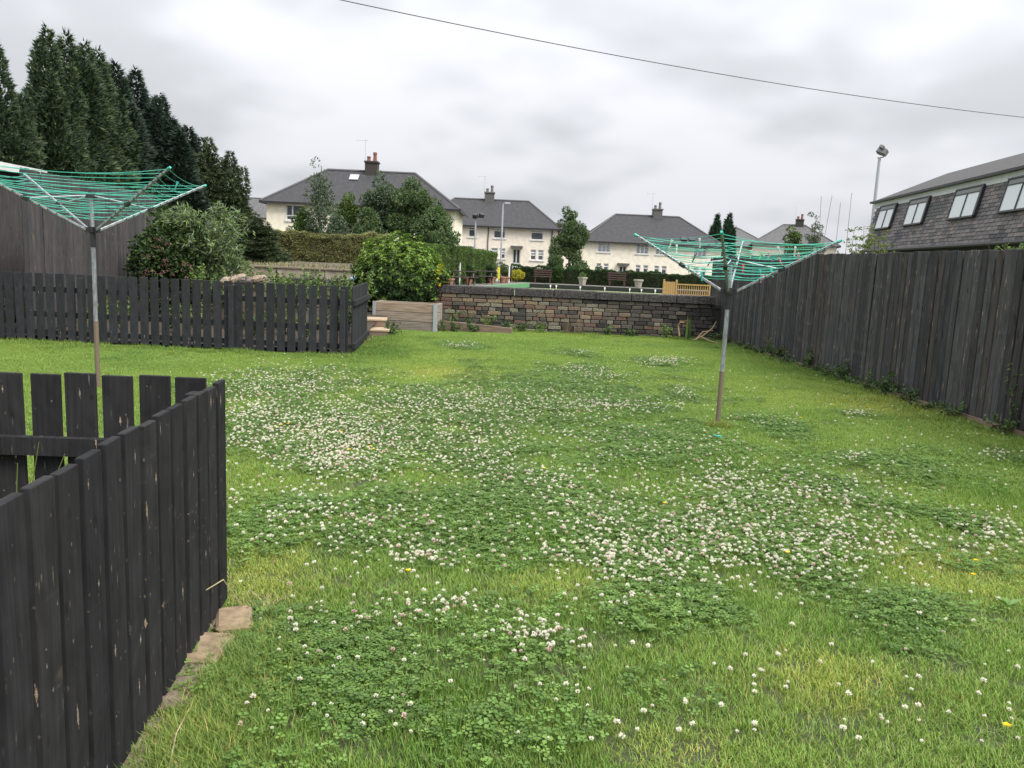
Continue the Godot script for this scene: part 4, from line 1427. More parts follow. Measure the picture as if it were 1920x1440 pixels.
func hedge(called: String, label: String, a: Vector3, b: Vector3, height: float, thick: float, count: int, long: float, cols: Array) -> Node3D:
	var t := thing(called, label, "hedge", a)
	var d := b - a
	var ln := Vector3(d.x, 0, d.z).length()
	var x := Basis(Vector3(d.x, 0, d.z) / ln, Vector3.UP, (Vector3(d.x, 0, d.z) / ln).cross(Vector3.UP))
	var s := Shape.new()
	s.block(Vector3(0.1, 0, -thick * 0.36), Vector3(ln - 0.1, height * 0.9, thick * 0.36), Transform3D(x, Vector3.ZERO))
	part(t, "branches", s.mesh(), M.twigs)
	s = Shape.new()
	for i in count:
		var u := rng.randf() * ln
		var pick_ := rng.randf()
		var bump := 0.20 * undulate.get_noise_2d((a.x + u) * 6.0, height * 30.0) + 0.05 * undulate.get_noise_2d(u * 30.0, a.z)
		var p: Vector3
		var out: Vector3
		if pick_ < 0.42:
			p = Vector3(u, rng.randf() * height, thick * 0.5 * rnd(0.8, 1.0) + bump)
			out = Vector3(0, 0.3, 1)
		elif pick_ < 0.84:
			p = Vector3(u, height * rnd(0.92, 1.0) + bump * 1.3, rnd(-0.5, 0.5) * thick)
			out = Vector3(0, 1, 0.25)
		elif pick_ < 0.92:
			p = Vector3(u, rng.randf() * height, -thick * 0.5 * rnd(0.85, 1.0))
			out = Vector3(0, 0.3, -1)
		else:
			var e := 1.0 if rng.randf() < 0.5 else 0.0
			p = Vector3(e * ln + rnd(-0.06, 0.06), rng.randf() * height, rnd(-0.5, 0.5) * thick)
			out = Vector3(e * 2.0 - 1.0, 0.3, 0)
		p.z += 0.10 * undulate.get_noise_2d(u * 14.0 + 90.0, p.y * 18.0)
		p.y += (d.y / ln) * u
		var dr := (out + dir3() * 0.9).normalized()
		s.col = pick(cols)
		s.leaf(x * p, x * dr, x * dr.cross(dir3()).normalized(), long * rnd(0.7, 1.3), long * 0.55)
	part(t, "foliage", s.mesh(), M.leaves)
	return t

func make_trees() -> void:
	var dark := [Color(.050, .080, .044), Color(.064, .100, .050), Color(.040, .066, .040), Color(.090, .132, .054)]
	var blue_dark := [Color(.042, .066, .048), Color(.055, .084, .056), Color(.034, .056, .042)]
	var olive := [Color(.062, .088, .040), Color(.085, .118, .048), Color(.045, .066, .034)]
	var shapes := [cypress_mesh(8.0, 2.15, 26000, 3, dark), cypress_mesh(8.0, 2.0, 26000, 9, blue_dark), cypress_mesh(8.0, 2.1, 26000, 17, dark)]
	var spruce := cypress_mesh(6.0, 1.9, 15000, 23, olive, 1.5)
	var stem := Shape.new()
	stem.tube(Vector3(0, -0.6, 0), Vector3(0, 6.5, 0), 0.2, 0.04, 8)
	var stem_mesh := stem.mesh()
	# [pixel of the tip, depth, crown variant, foot height, widen]
	var row := [[-12, 78, 20.5, 0, 0.66], [88, 53, 24.0, 2, 0.78], [124, 66, 25.5, 0, 0.95], [158, 82, 27.5, 2, 1.0], [182, 97, 29.0, 0, 1.05], [216, 120, 31.0, 1, 1.12], [254, 132, 33.0, 1, 1.15], [300, 180, 35.0, 1, 1.2], [322, 222, 33.0, 1, 1.1], [352, 238, 37.0, 1, 1.2]]
	var where := ["cypress standing alone above the shed roof", "tallest dark cypress of the row, with a bent tip", "bushy cypress second in the row behind the tallest", "cypress third in the row behind the tallest", "narrow cypress fourth in the row behind the tallest", "bluish cypress fifth in the row behind the tallest", "bluish cypress sixth in the row behind the tallest", "lower bluish cypress seventh in the row", "low cypress filling the gap at the end of the row", "last and lowest cypress at the end of the tall row"]
	for k in row.size():
		var tip := at_depth(row[k][0], row[k][1], row[k][2])
		var foot := 0.6
		var t := thing("cypress_tree", where[k], "tree", Vector3(tip.x, foot, tip.z), k * 1.3, "row of dark cypresses")
		var sy: float = (tip.y - foot) / 7.9
		var x := Transform3D(Basis().scaled(Vector3(row[k][4], sy, row[k][4])), Vector3.ZERO)
		part(t, "trunk", stem_mesh, M.bark, Transform3D(Basis().scaled(Vector3(1, sy, 1)), Vector3.ZERO))
		part(t, "crown", shapes[row[k][3]], M.needles, x)
	var firs := [[392, 258, 35.0, "layered olive spruce with a visible trunk at the row's end"], [432, 284, 35.5, "layered olive spruce next to the cream house"], [482, 408, 28.6, "small dark spruce at the end of the brown hedge"], [452, 400, 29.6, "low dark spruce between the tall spruce and the hedge"]]
	for k in firs.size():
		var tip := at_depth(firs[k][0], firs[k][1], firs[k][2])
		var foot := 1.1
		var t := thing("spruce_tree", firs[k][3], "tree", Vector3(tip.x, foot, tip.z), k * 2.1, "spruces at the end of the conifer row")
		var sy: float = (tip.y - foot) / 5.9
		var sx: float = 0.82 if k < 2 else 0.62
		part(t, "trunk", stem_mesh, M.bark, Transform3D(Basis().scaled(Vector3(0.8, sy * 0.75, 0.8)), Vector3.ZERO))
		part(t, "crown", spruce, M.needles, Transform3D(Basis().scaled(Vector3(sx, sy, sx)), Vector3.ZERO))

	# broad-leaved trees in front of the cream house
	var mid := [Color(.082, .132, .055), Color(.102, .158, .066), Color(.065, .108, .05), Color(.13, .185, .072)]
	var grey_green := [Color(.095, .130, .080), Color(.118, .160, .096), Color(.072, .102, .066)]
	var fresh := [Color(.085, .135, .035), Color(.11, .165, .04), Color(.065, .11, .032)]
	var list := [
		# tip u, v, depth, base u, half width, clump count, leaves, colours, bark, label, foot
		[593, 296, 40.0, 600, 0.78, 26, 1900, grey_green, M.birch_bark, "slender airy birch with a pale stem before the cream house", 0.9],
		[712, 322, 42.0, 715, 1.25, 34, 7500, grey_green, M.bark, "upright grey-green tree before the roof of the cream house", 0.9],
		[768, 333, 41.0, 772, 1.55, 40, 9500, mid, M.bark, "dense rounded green tree before the cream house", 0.9],
		[820, 392, 40.0, 815, 1.35, 34, 7600, mid, M.bark, "dark green bushy tree against the gable of the cream house", 0.9],
		[655, 360, 43.0, 655, 1.0, 24, 5200, fresh, M.bark, "fresh green tree between the birch and the grey-green tree", 0.9],
		[575, 388, 41.0, 572, 0.85, 22, 4600, fresh, M.bark, "light green leafy tree beside the upper window", 0.9],
		[690, 392, 39.5, 690, 0.9, 20, 4200, mid, M.bark, "low bushy tree under the grey-green tree", 0.9],
		[630, 402, 38.5, 630, 0.9, 20, 4200, grey_green, M.bark, "low grey-green tree beside the birch stem", 0.9],
		[1062, 388, 64.0, 1066, 1.45, 36, 8500, mid, M.bark, "single green tree standing between two houses", 0.0],
		[1040, 455, 63.0, 1040, 0.7, 14, 2600, mid, M.bark, "narrow dark shrub tree at the corner of the pinkish house", 0.0],
		[1082, 478, 63.0, 1082, 0.9, 16, 3000, mid, M.bark, "rounded shrub tree below the single green tree", 0.0],
		[1521, 398, 84.0, 1521, 1.3, 16, 2600, grey_green, M.bark, "distant round green tree behind the squat chimney", 0.0],
		[1484, 425, 58.0, 1484, 1.0, 16, 2800, fresh, M.bark, "light green pointed tree before the squat chimney house", 0.0],
	]
	for k in list:
		var tip := at_depth(k[0], k[1], k[2])
		var base := at_depth(k[3], 500, k[2])
		var foot: float = k[10]
		var t := thing("garden_tree", k[9], "tree", Vector3(base.x, foot, -k[2]), 0.0)
		var h: float = tip.y - foot
		var low: float = h * 0.30 if k[4] > 1.02 else h * 0.16
		part(t, "trunk", trunk_mesh(h * 0.93, 0.085, 9, k[4] * 0.8), k[8])
		var clumps := random_clumps(k[5] * 2, Vector3(0, (h + low) / 2, 0), k[4] * 0.86, (h - low) * 0.44, k[4] * 0.86, 0.18, 0.44, 0.6)
		clumps.append([Vector3(tip.x - base.x, h - 0.22, 0), 0.26])
		part(t, "crown", crown(clumps, int(k[6] * 1.35), 0.14 if k[2] < 50 else 0.18, 0.07 if k[2] < 50 else 0.09, k[7]), M.leaves)
	# round-topped conifers beyond
	var yew := cypress_mesh(7.0, 1.5, 9000, 51, [Color(.034, .068, .036), Color(.045, .085, .042)], 0.0, 2.0)
	for k in 2:
		var tip := at_depth([1346, 1369][k], [404, 402][k], 85.0)
		var t := thing("yew_tree", ["dark columnar conifer touching the cream house roof", "dark columnar conifer on the open side of the pair"][k], "tree", Vector3(tip.x, 0, -85), k * 1.0, "pair of dark columnar conifers")
		part(t, "trunk", stem_mesh, M.bark)
		part(t, "crown", yew, M.needles, Transform3D(Basis().scaled(Vector3(0.82, (tip.y) / 6.9, 0.82)), Vector3.ZERO))

	# hedges
	var brown := [Color(.25, .245, .12), Color(.29, .26, .135), Color(.20, .225, .10), Color(.32, .28, .15), Color(.19, .245, .10)]
	var box_green := [Color(.042, .082, .030), Color(.055, .10, .035), Color(.034, .066, .026)]
	var bright := [Color(.10, .165, .042), Color(.082, .14, .038), Color(.12, .185, .05), Color(.065, .11, .034)]
	hedge("brown_hedge", "brownish clipped hedge on the bank above the pale concrete wall", Vector3(-10.2, 1.12, -29.8), Vector3(-5.2, 1.10, -32.0), 1.20, 0.9, 44000, 0.07, brown)
	hedge("green_hedge", "clipped green hedge running from the leafy bush towards the pinkish house", Vector3(-4.95, 0.3, -33.2), Vector3(-1.75, 0.3, -50.2), 1.85, 0.9, 38000, 0.085, bright)
	hedge("far_hedge", "long dark clipped hedge behind the benches of the bowling green", Vector3(-0.4, 0.2, -54.8), Vector3(17.5, 0.0, -54.8), 1.18, 0.9, 30000, 0.10, box_green)
	hedge("upper_hedge", "low green hedge under the upper window of the cream house", Vector3(-15.5, 1.6, -42), Vector3(-11.0, 1.6, -42), 0.85, 0.8, 6000, 0.09, [Color(.06, .11, .03), Color(.05, .09, .03)])
	# clipped and loose bushes on the far side path
	var bushes := [
		[872, 498, 43.0, 0.42, 1.15, box_green, "green conical clipped bush behind the dark tables"],
		[915, 495, 47.5, 0.62, 1.0, [Color(.018, .034, .018), Color(.024, .042, .02)], "clipped dark drum-shaped bush on the side path"],
		[944, 490, 51.5, 0.75, 1.35, [Color(.085, .12, .04), Color(.07, .10, .04), Color(.05, .08, .03)], "loose pale green bush behind the yellow notice"],
		[968, 510, 52.5, 0.50, 0.85, [Color(.55, .44, .03), Color(.42, .36, .04), Color(.16, .20, .04)], "yellow flowering bush at the start of the far hedge"],
		[1120, 503, 58.0, 0.55, 1.4, box_green, "rounded dark green bush before the cream house windows"],
		[1044, 503, 54.6, 0.55, 1.35, [Color(.05, .10, .03), Color(.06, .12, .03)], "brighter rounded bulge of bush in the far hedge"],
	]
	for k in bushes:
		var p := at_depth(k[0], k[1], k[2])
		var t := thing("round_bush", k[6], "bush", Vector3(p.x, 0.3, -k[2]))
		var s := Shape.new()
		s.tube(Vector3.ZERO, Vector3(0, k[4] * 0.7, 0), 0.05, 0.02, 6)
		part(t, "stem", s.mesh(), M.bark)
		part(t, "foliage", crown(random_clumps(9, Vector3(0, k[4] * 0.52, 0), k[3] * 0.6, k[4] * 0.32, k[3] * 0.6, 0.22, 0.36), 2200, 0.10, 0.055, k[5]), M.leaves)

# bush made of shoots: whorls of long leaves, young pale ones at the shoot tip over older dark ones
func whorled(s: Shape, p: Vector3, d: Vector3, old: Array, young: Array, long: float, young_share: float) -> void:
	var side := d.cross(Vector3(0.3, 1, 0.2)).normalized()
	var other := d.cross(side)
	var fresh := rng.randf() < young_share
	for ring in 2:
		for k in 6:
			var a := TAU * k / 6.0 + ring * 0.5 + rnd(-0.3, 0.3)
			var e := side * cos(a) + other * sin(a)
			var out := (e + d * (0.9 if ring == 1 else 0.1) + Vector3(0, -0.15, 0)).normalized()
			s.col = pick(young if (fresh and (ring == 1 or k % 2 == 0)) else old)
			s.leaf(p + d * ring * 0.03, out, out.cross(d).normalized(), long * rnd(0.75, 1.2) * (0.8 if ring == 1 else 1.0), long * 0.3)

func make_shrubs() -> void:
	# leafy evergreen bush behind the planter
	var t := thing("evergreen_bush", "big leafy bush with fresh yellow-green shoots behind the timber planter", "bush", Vector3(-2.68, 0.0, -18.0))
	var s := Shape.new()
	for k in 9:
		var a := TAU * k / 9.0
		s.path([Vector3(0, 0, 0), Vector3(cos(a) * 0.35, 0.7, sin(a) * 0.35), Vector3(cos(a) * 0.7, 1.4, sin(a) * 0.7)], 0.03, 0.01, 5)
	part(t, "branches", s.mesh(), M.bark)
	s = Shape.new()
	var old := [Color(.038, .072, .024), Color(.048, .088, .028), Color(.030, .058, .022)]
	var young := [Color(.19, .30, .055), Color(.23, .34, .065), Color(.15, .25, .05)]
	for i in 2500:
		var o := dir3()
		if o.y < -0.8:
			continue
		var r := 1.0 - 0.45 * rng.randf() * rng.randf()
		var lump := 1.0 + 0.36 * undulate.get_noise_3d(o.x * 32.0, o.y * 32.0, o.z * 32.0)
		var p := Vector3(o.x * 0.98 + 0.02, 1.02 + o.y * (0.92 if o.y > 0 else 0.75), o.z * 0.62) * Vector3(r * lump, 1, r * lump)
		p.y = 1.02 + (p.y - 1.02) * r * lump
		p.x -= 0.25 * smoothstep(1.2, 1.9, p.y) * 0.3
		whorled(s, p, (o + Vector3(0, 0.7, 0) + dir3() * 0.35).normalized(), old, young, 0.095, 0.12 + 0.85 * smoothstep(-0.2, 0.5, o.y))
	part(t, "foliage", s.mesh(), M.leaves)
	s = Shape.new()
	for i in 42:
		var a := rnd(-0.25, 0.45)
		var p := Vector3(0.96 * cos(a) + rnd(-0.1, 0.04), rnd(0.9, 1.4), 0.3 + rnd(-0.3, 0.2))
		s.col = pick([Color(.52, .43, .03), Color(.42, .40, .05)])
		var d := (Vector3(1, 0.5, 0.4) + dir3()).normalized()
		s.leaf(p, d, d.cross(dir3()).normalized(), 0.10, 0.04)
	part(t, "yellow_leaves", s.mesh(), M.leaves)

	# flowering shrub at the end of the old fence
	t = thing("flowering_shrub", "dark leafy shrub with pink flower heads at the end of the old fence", "shrub", Vector3(-6.75, 0.2, -15.6))
	s = Shape.new()
	for k in 7:
		var a := TAU * k / 7.0
		s.path([Vector3(0, 0, 0), Vector3(cos(a) * 0.3, 0.8, sin(a) * 0.3), Vector3(cos(a) * 0.5, 1.5, sin(a) * 0.5)], 0.025, 0.01, 5)
	part(t, "branches", s.mesh(), M.bark)
	s = Shape.new()
	var leafs := [Color(.042, .075, .026), Color(.055, .095, .030), Color(.034, .062, .024), Color(.09, .135, .040)]
	for c in random_clumps(56, Vector3(0, 1.05, 0), 0.6, 0.95, 0.5, 0.2, 0.34):
		leaf_ball(s, c[0], c[1], 190, 0.10, 0.055, leafs)
	part(t, "foliage", s.mesh(), M.leaves)
	s = Shape.new()
	for i in 30:
		var p := Vector3(rnd(-0.35, 0.62), rnd(0.75, 1.15), 0.62 + rnd(-0.12, 0.10))
		if i < 8:
			p = Vector3(rnd(-0.1, 0.2), rnd(1.25, 1.5), 0.6)
		for k in 14:
			s.col = pick([Color(.25, .11, .12), Color(.30, .16, .17), Color(.20, .12, .10)])
			var d := dir3()
			s.leaf(p + d * 0.02, d, d.cross(dir3()).normalized(), 0.028, 0.022)
	part(t, "flowers", s.mesh(), M.petals)
	t = thing("silver_shrub", "arching shrub with silvery green leaves beside the pink flowering shrub", "shrub", Vector3(-6.22, 0.25, -15.9))
	s = Shape.new()
	var silver := [Color(.16, .215, .115), Color(.20, .26, .14), Color(.12, .17, .09), Color(.18, .26, .075)]
	var wood := Shape.new()
	for k in 85:
		var a := rnd(0, TAU)
		var e := Vector3(cos(a), 0, sin(a))
		var reach := rnd(0.30, 0.85)
		var high := rnd(1.2, 2.75) * (1.0 - 0.38 * reach)
		var pts := [Vector3.ZERO, e * reach * 0.4 + Vector3(0, high * 0.7, 0), e * reach * 0.8 + Vector3(0, high, 0), e * reach * 1.1 + Vector3(0, high * 0.93, 0)]
		wood.path(pts, 0.012, 0.004, 4)
		for j in 70:
			var f := rnd(0.25, 3.0)
			var i := mini(int(f), 2)
			var p: Vector3 = pts[i].lerp(pts[i + 1], f - i)
			var d := (e * 0.5 + dir3() + Vector3(0, 0.2, 0)).normalized()
			s.col = pick(silver)
			s.leaf(p + dir3() * 0.06, d, d.cross(dir3()).normalized(), rnd(0.09, 0.16), 0.03)
	part(t, "stems", wood.mesh(), M.bark)
	part(t, "foliage", s.mesh(), M.leaves)

	# behind the tall fence: saplings with canes, and a rounded shrub
	t = thing("leafy_sapling", "sparse leafy saplings with bare tips rising above the tall fence", "sapling", Vector3(9.6, 0.0, -22.5))
	s = Shape.new()
	wood = Shape.new()
	for k in 9:
		var x: float = [-0.35, -0.15, 0.05, 0.15, 0.35, 0.5, 0.7, -0.6, -0.75][k]
		var high: float = [2.9, 2.7, 3.0, 2.5, 2.75, 2.9, 2.6, 2.35, 2.2][k]
		var lean := rnd(-0.12, 0.12)
		wood.path([Vector3(x, 0, 0), Vector3(x + lean * 0.5, high * 0.6, 0.1), Vector3(x + lean, high, 0)], 0.014, 0.004, 4)
		for j in 9 + (20 if k < 6 else 12):
			var y := high * rnd(0.62, 0.99)
			var e := Vector3(cos(j * 2.4), 0.1, sin(j * 2.4))
			var b := Vector3(x + lean * y / high, y, 0.05)
			wood.tube(b, b + e * 0.18, 0.004, 0.002, 3)
			for g in 7:
				s.col = pick([Color(.15, .21, .05), Color(.12, .18, .045), Color(.20, .24, .07)])
				var d := (e + dir3() * 0.7).normalized()
				s.leaf(b + e * rnd(0.04, 0.24), d, d.cross(dir3()).normalized(), 0.075, 0.035)
	part(t, "stems", wood.mesh(), M.bark)
	part(t, "foliage", s.mesh(), M.leaves)
	var canes := [[1540, 368, 1535, 460], [1560, 367, 1545, 450], [1576, 380, 1568, 450], [1597, 362, 1590, 430]]
	for k in canes.size():
		var top := at_depth(canes[k][0], canes[k][1], 22.0)
		var low := at_depth(canes[k][2], canes[k][3], 22.0)
		s = Shape.new()
		s.tube(low + (low - top) * 2.2, top, 0.009, 0.006, 6)
		tag(solo("garden_cane", s.mesh(), M.cane), ["thin upright cane first of four above the tall fence", "leaning cane second of four above the tall fence", "short cane third of four above the tall fence", "tallest cane next to the slate-hung building"][k], "cane", "canes above the tall fence")
	var q := at_depth(1893, 440, 12.0)
	t = thing("rounded_shrub", "loose light green shrub overtopping the tall fence before the slates", "shrub", Vector3(q.x + 0.15, 0.0, -12.0))
	s = Shape.new()
	for k in 6:
		s.path([Vector3(0, 0, 0), Vector3(rnd(-0.2, 0.2), 1.2, rnd(-0.2, 0.2)), Vector3(rnd(-0.4, 0.4), 2.1, rnd(-0.3, 0.3))], 0.02, 0.006, 4)
	part(t, "branches", s.mesh(), M.bark)
	part(t, "foliage", crown(random_clumps(26, Vector3(0, 1.70, 0), 0.34, 0.42, 0.34, 0.12, 0.2), 4200, 0.06, 0.03, [Color(.10, .155, .05), Color(.13, .185, .06), Color(.07, .11, .04)]), M.leaves)

# ------------------------------------------------------------------ lawn plants
func blade(s: Shape, p: Vector3, h: float, w: float, lean: Vector3) -> void:
	var side := Vector3(-lean.z, 0, lean.x).normalized() * w * 0.5
	if side.length() < 0.0001:
		side = Vector3(w * 0.5, 0, 0)
	var m := p + Vector3(0, h * 0.6, 0) + lean * 0.35
	var tip := p + Vector3(0, h, 0) + lean
	s.quad(p - side, m - side * 0.8, m + side * 0.8, p + side)
	s.tri(m - side * 0.8, tip, m + side * 0.8)

func grass_patch(count: int, size: float, hmin: float, hmax: float, w: float, cols: Array, straw: float) -> ArrayMesh:
	var s := Shape.new()
	for i in count:
		var p := Vector3(rnd(-0.5, 0.5) * size, -0.004, rnd(-0.5, 0.5) * size)
		var a := rnd(0, TAU)
		var h := rnd(hmin, hmax)
		var lean := Vector3(cos(a), 0, sin(a)) * h * rnd(0.15, 1.1)
		s.col = pick(cols) if rng.randf() > straw else pick([Color(.34, .29, .13), Color(.28, .25, .10)])
		blade(s, p, h, w * rnd(0.7, 1.3), lean)
	return s.mesh()

func clover_patch(count: int, size: float, cols: Array) -> ArrayMesh:
	var s := Shape.new()
	for i in count:
		var p := Vector3(rnd(-0.5, 0.5) * size, rnd(0.014, 0.044), rnd(-0.5, 0.5) * size)
		var tilt := Basis(dir3(), rnd(-0.45, 0.45))
		var r := rnd(0.006, 0.0125)
		var a0 := rnd(0, TAU)
		s.col = pick(cols)
		for k in 3:
			var a := a0 + TAU * k / 3.0
			var d := tilt * Vector3(cos(a), 0.05, sin(a))
			var side := tilt * Vector3(-sin(a), 0, cos(a))
			var c := p + d * r * 0.15
			var m := p + d * r * 1.1
			var tip := p + d * r * 1.75
			var lift := Vector3(0, r * 0.22, 0)
			s.tri(c, m + side * r * 0.78 + lift, tip)
			s.tri(c, tip, m - side * r * 0.78 + lift)
		var stalk := Vector3(rnd(-0.01, 0.01), -p.y, rnd(-0.01, 0.01))
		s.tri(p, p + stalk + Vector3(0.001, 0, 0), p + stalk - Vector3(0.001, 0, 0))
	return s.mesh()

# [u, v, radius u, radius v, flowers] : drifts of white clover read off the photograph
var drifts := [
	[540, 720, 150, 32, 300], [480, 790, 80, 60, 260], [600, 800, 120, 50, 320], [700, 830, 110, 60, 300], [620, 865, 90, 40, 130], [800, 760, 160, 38, 240], [960, 765, 150, 32, 190], [900, 835, 120, 60, 190], [1150, 766, 130, 13, 150], [1240, 680, 45, 9, 120], [1090, 693, 60, 9, 60], [1130, 706, 60, 10, 60], [1280, 740, 30, 20, 30], [1080, 663, 40, 5, 25], [870, 651, 35, 6, 40],
	[1360, 900, 60, 32, 110], [1400, 940, 140, 50, 180], [1560, 930, 130, 50, 130], [1290, 1000, 250, 60, 280], [1450, 1050, 250, 60, 280], [1600, 1010, 130, 42, 120], [1850, 990, 70, 30, 50], [1850, 1030, 70, 22, 30], [1200, 1060, 130, 60, 150], [1080, 1040, 120, 40, 60], [700, 990, 220, 60, 130], [560, 960, 140, 50, 60], [780, 1050, 90, 30, 75], [840, 1150, 70, 28, 38], [1010, 1205, 95, 42, 70], [720, 1165, 120, 30, 26], [560, 1200, 60, 30, 10], [1120, 960, 160, 50, 110], [1000, 900, 140, 30, 120], [1600, 865, 40, 12, 16], [1605, 782, 30, 8, 24], [1870, 860, 40, 12, 20], [1450, 800, 60, 20, 14], [1050, 730, 200, 40, 60], [1200, 830, 180, 50, 90],
]
# further patches of clover leaf that carry few flowers
var leafy_drifts := [[720, 1290, 260, 110], [640, 1200, 170, 70], [900, 1230, 220, 80], [900, 1000, 300, 60], [1000, 940, 300, 60], [820, 1400, 200, 60], [1250, 1130, 220, 50], [1700, 880, 140, 30], [1620, 1130, 160, 40], [1700, 1200, 120, 30], [900, 780, 180, 30]]
var lush_spots := [[440, 1340, 120, 110], [830, 1320, 230, 40], [1620, 1320, 140, 35], [1680, 1205, 120, 25], [1860, 925, 70, 35], [720, 660, 50, 20], [1150, 1180, 120, 30], [1000, 1000, 160, 40], [1560, 700, 90, 14], [900, 1420, 200, 30], [1300, 870, 140, 20], [650, 1260, 180, 60]]
var dry_spots := [[490, 1085, 90, 50], [1740, 1050, 110, 50], [1800, 1160, 70, 25], [1100, 1110, 130, 25], [1560, 1290, 160, 50], [1690, 760, 150, 25], [700, 790, 90, 18], [850, 700, 120, 14], [1150, 1380, 120, 40], [1900, 1050, 60, 60], [1300, 1420, 200, 40]]

func ground_blob(b: Array) -> Array:
	var c := on_plane(b[0], b[1])
	var near := on_plane(b[0], b[1] + b[3])
	var far := on_plane(b[0], b[1] - b[3])
	return [c.x, c.z, absf(on_plane(b[0] + b[2], b[1]).x - c.x), maxf(absf(far.z - near.z) * 0.5, 0.1)]

func field(blobs: Array, x: float, z: float) -> float:
	var out := 0.0
	for b in blobs:
		var q: float = pow((x - b[0]) / b[2], 2) + pow((z - b[1]) / b[3], 2)
		out = maxf(out, exp(-q * 0.9))
	return out

func free_of_walls(x: float, z: float) -> bool:
	if x > 5.28 + (z + 5.2) * 0.0517 - 0.03 or z < -17.72:
		return false
	if z < -11.9 and x < -2.42 - (z + 11.95) * -0.08:
		return false
	if x < -1.0 + (z + 0.95) * 0.099 + 0.02 and z > -3.16:
		return x < -1.25 and z < -1.2
	if z > -3.2 and z < -1.6 and x < -0.98 + (z + 1.6) * 0.07:
		return false
	return true

func make_lawn_plants() -> void:
	var flower_blobs := []
	for b in drifts:
		flower_blobs.append(ground_blob(b))
	var clover_blobs := []
	for b in leafy_drifts:
		clover_blobs.append(ground_blob(b))
	var dry_blobs := []
	for b in dry_spots:
		dry_blobs.append(ground_blob(b))
	var lush_blobs := []
	for b in lush_spots:
		lush_blobs.append(ground_blob(b))
	var greens := [Color(.188, .300, .060), Color(.222, .335, .074), Color(.150, .252, .052), Color(.250, .330, .088)]
	var clover_cols := [Color(.096, .170, .034), Color(.122, .204, .044), Color(.074, .136, .029)]
	var patches := []
	for k in 5:
		patches.append(grass_patch(950, 0.30, 0.012, 0.036, 0.0027, greens, 0.05))
	var tufts := []
	for k in 3:
		tufts.append(grass_patch(260, 0.28, 0.03, 0.11, 0.0034, [Color(.145, .235, .05), Color(.18, .275, .062), Color(.115, .195, .045)], 0.08))
	var clovers := []
	for k in 4:
		clovers.append(clover_patch(84, 0.34, clover_cols))
	var gp := [[], [], [], [], []]
	var gt := [[], [], [], [], []]
	var cp := [[], [], [], []]
	var ct := [[], [], [], []]
	var tp := [[], [], []]
	var tt := [[], [], []]
	var step := 0.17
	for i in int(15.0 / step):
		for j in int(17.6 / step):
			var x := -9.6 + i * step + rnd(-0.08, 0.08)
			var z := -17.9 + j * step + rnd(-0.08, 0.08)
			if not free_of_walls(x, z) or absf(x) > 1.2 - z * 0.78:
				continue
			var y := lawn_height(x, z)
			var clover := maxf(field(flower_blobs, x, z), field(clover_blobs, x, z))
			clover = clampf(clover * 1.05 + 0.5 * patchy.get_noise_2d(x * 22.0, z * 22.0) - 0.12, 0.0, 1.0)
			var dry := clampf(field(dry_blobs, x, z) + 0.4 * patchy.get_noise_2d(x * 9.0 + 70.0, z * 9.0), 0.0, 1.0)
			var lush := clampf(field(lush_blobs, x, z) + 0.5 * patchy.get_noise_2d(x * 13.0 + 20.0, z * 13.0), 0.0, 1.0)
			var worn := 0.5 + 0.5 * patchy.get_noise_2d(x * 5.0, z * 5.0 + 30.0)
			var tint := Color(0.80, 0.92, 0.85).lerp(Color(1.25, 1.14, 0.98), clampf(worn * 0.8 + dry * 0.7 + 0.12 - clover * 0.4, 0.0, 1.0))
			tint = tint.lerp(Color(0.62, 0.76, 0.62), lush * 0.85)
			if dry > 0.4:
				tint = tint.lerp(Color(1.85, 1.35, 1.3), minf((dry - 0.4) * 1.1, 0.55))
			var turn := Basis(Vector3.UP, rnd(0, TAU)).scaled(Vector3(1, rnd(0.75, 1.15) * lerpf(1.0, 0.75, dry) * lerpf(1.0, 1.75, lush), 1))
			if rng.randf() < 1.0 - 0.12 * clover:
				var k := rng.randi() % 5
				gp[k].append(Transform3D(turn, Vector3(x, y, z)))
				gt[k].append(tint)
			if rng.randf() < clover * 0.95:
				for g in 1 + int(clover > 0.75):
					var k := rng.randi() % 4
					var px := x + rnd(-0.08, 0.08)
					var pz := z + rnd(-0.08, 0.08)
					cp[k].append(Transform3D(Basis(Vector3.UP, rnd(0, TAU)).scaled(Vector3(1, rnd(0.8, 1.25), 1)), Vector3(px, y, pz)))
					var w := rnd(0.85, 1.2)
					ct[k].append(Color(w, w, w))
			# rank grass against the fences, the wall and the dryer foot, and a few tufts elsewhere
			var edge := minf(absf(5.28 + (z + 5.2) * 0.0517 - x), absf(z + 17.7))
			edge = minf(edge, absf(z + 11.9) if x < -2.3 else 9.0)
			edge = minf(edge, absf(x + 2.5) * 0.8 if z < -11.5 and z > -15.5 else 9.0)
			if (edge < 0.3 and rng.randf() < 0.85) or (edge < 0.7 and rng.randf() < 0.12) or rng.randf() < 0.008:
				var k := rng.randi() % 3
				tp[k].append(Transform3D(Basis(Vector3.UP, rnd(0, TAU)).scaled(Vector3(1, rnd(0.4, 1.0) * (1.0 if edge < 0.7 else 0.6), 1)), Vector3(x, y, z)))
				tt[k].append(tint)
	for n in 130:
		var z := rnd(-2.9, -1.3)
		var x := lerpf(-0.98, -0.84, (z + 3.2) / 2.0) + rnd(-0.05, 0.22) * rng.randf()
		tp[n % 3].append(Transform3D(Basis(Vector3.UP, rnd(0, TAU)).scaled(Vector3(0.8, rnd(0.35, 0.85), 0.8)), Vector3(x, 0, z)))
		tt[n % 3].append(Color(1, 1, 1).lerp(Color(2.0, 1.5, 1.4), 0.8 if rng.randf() < 0.3 else 0.0))
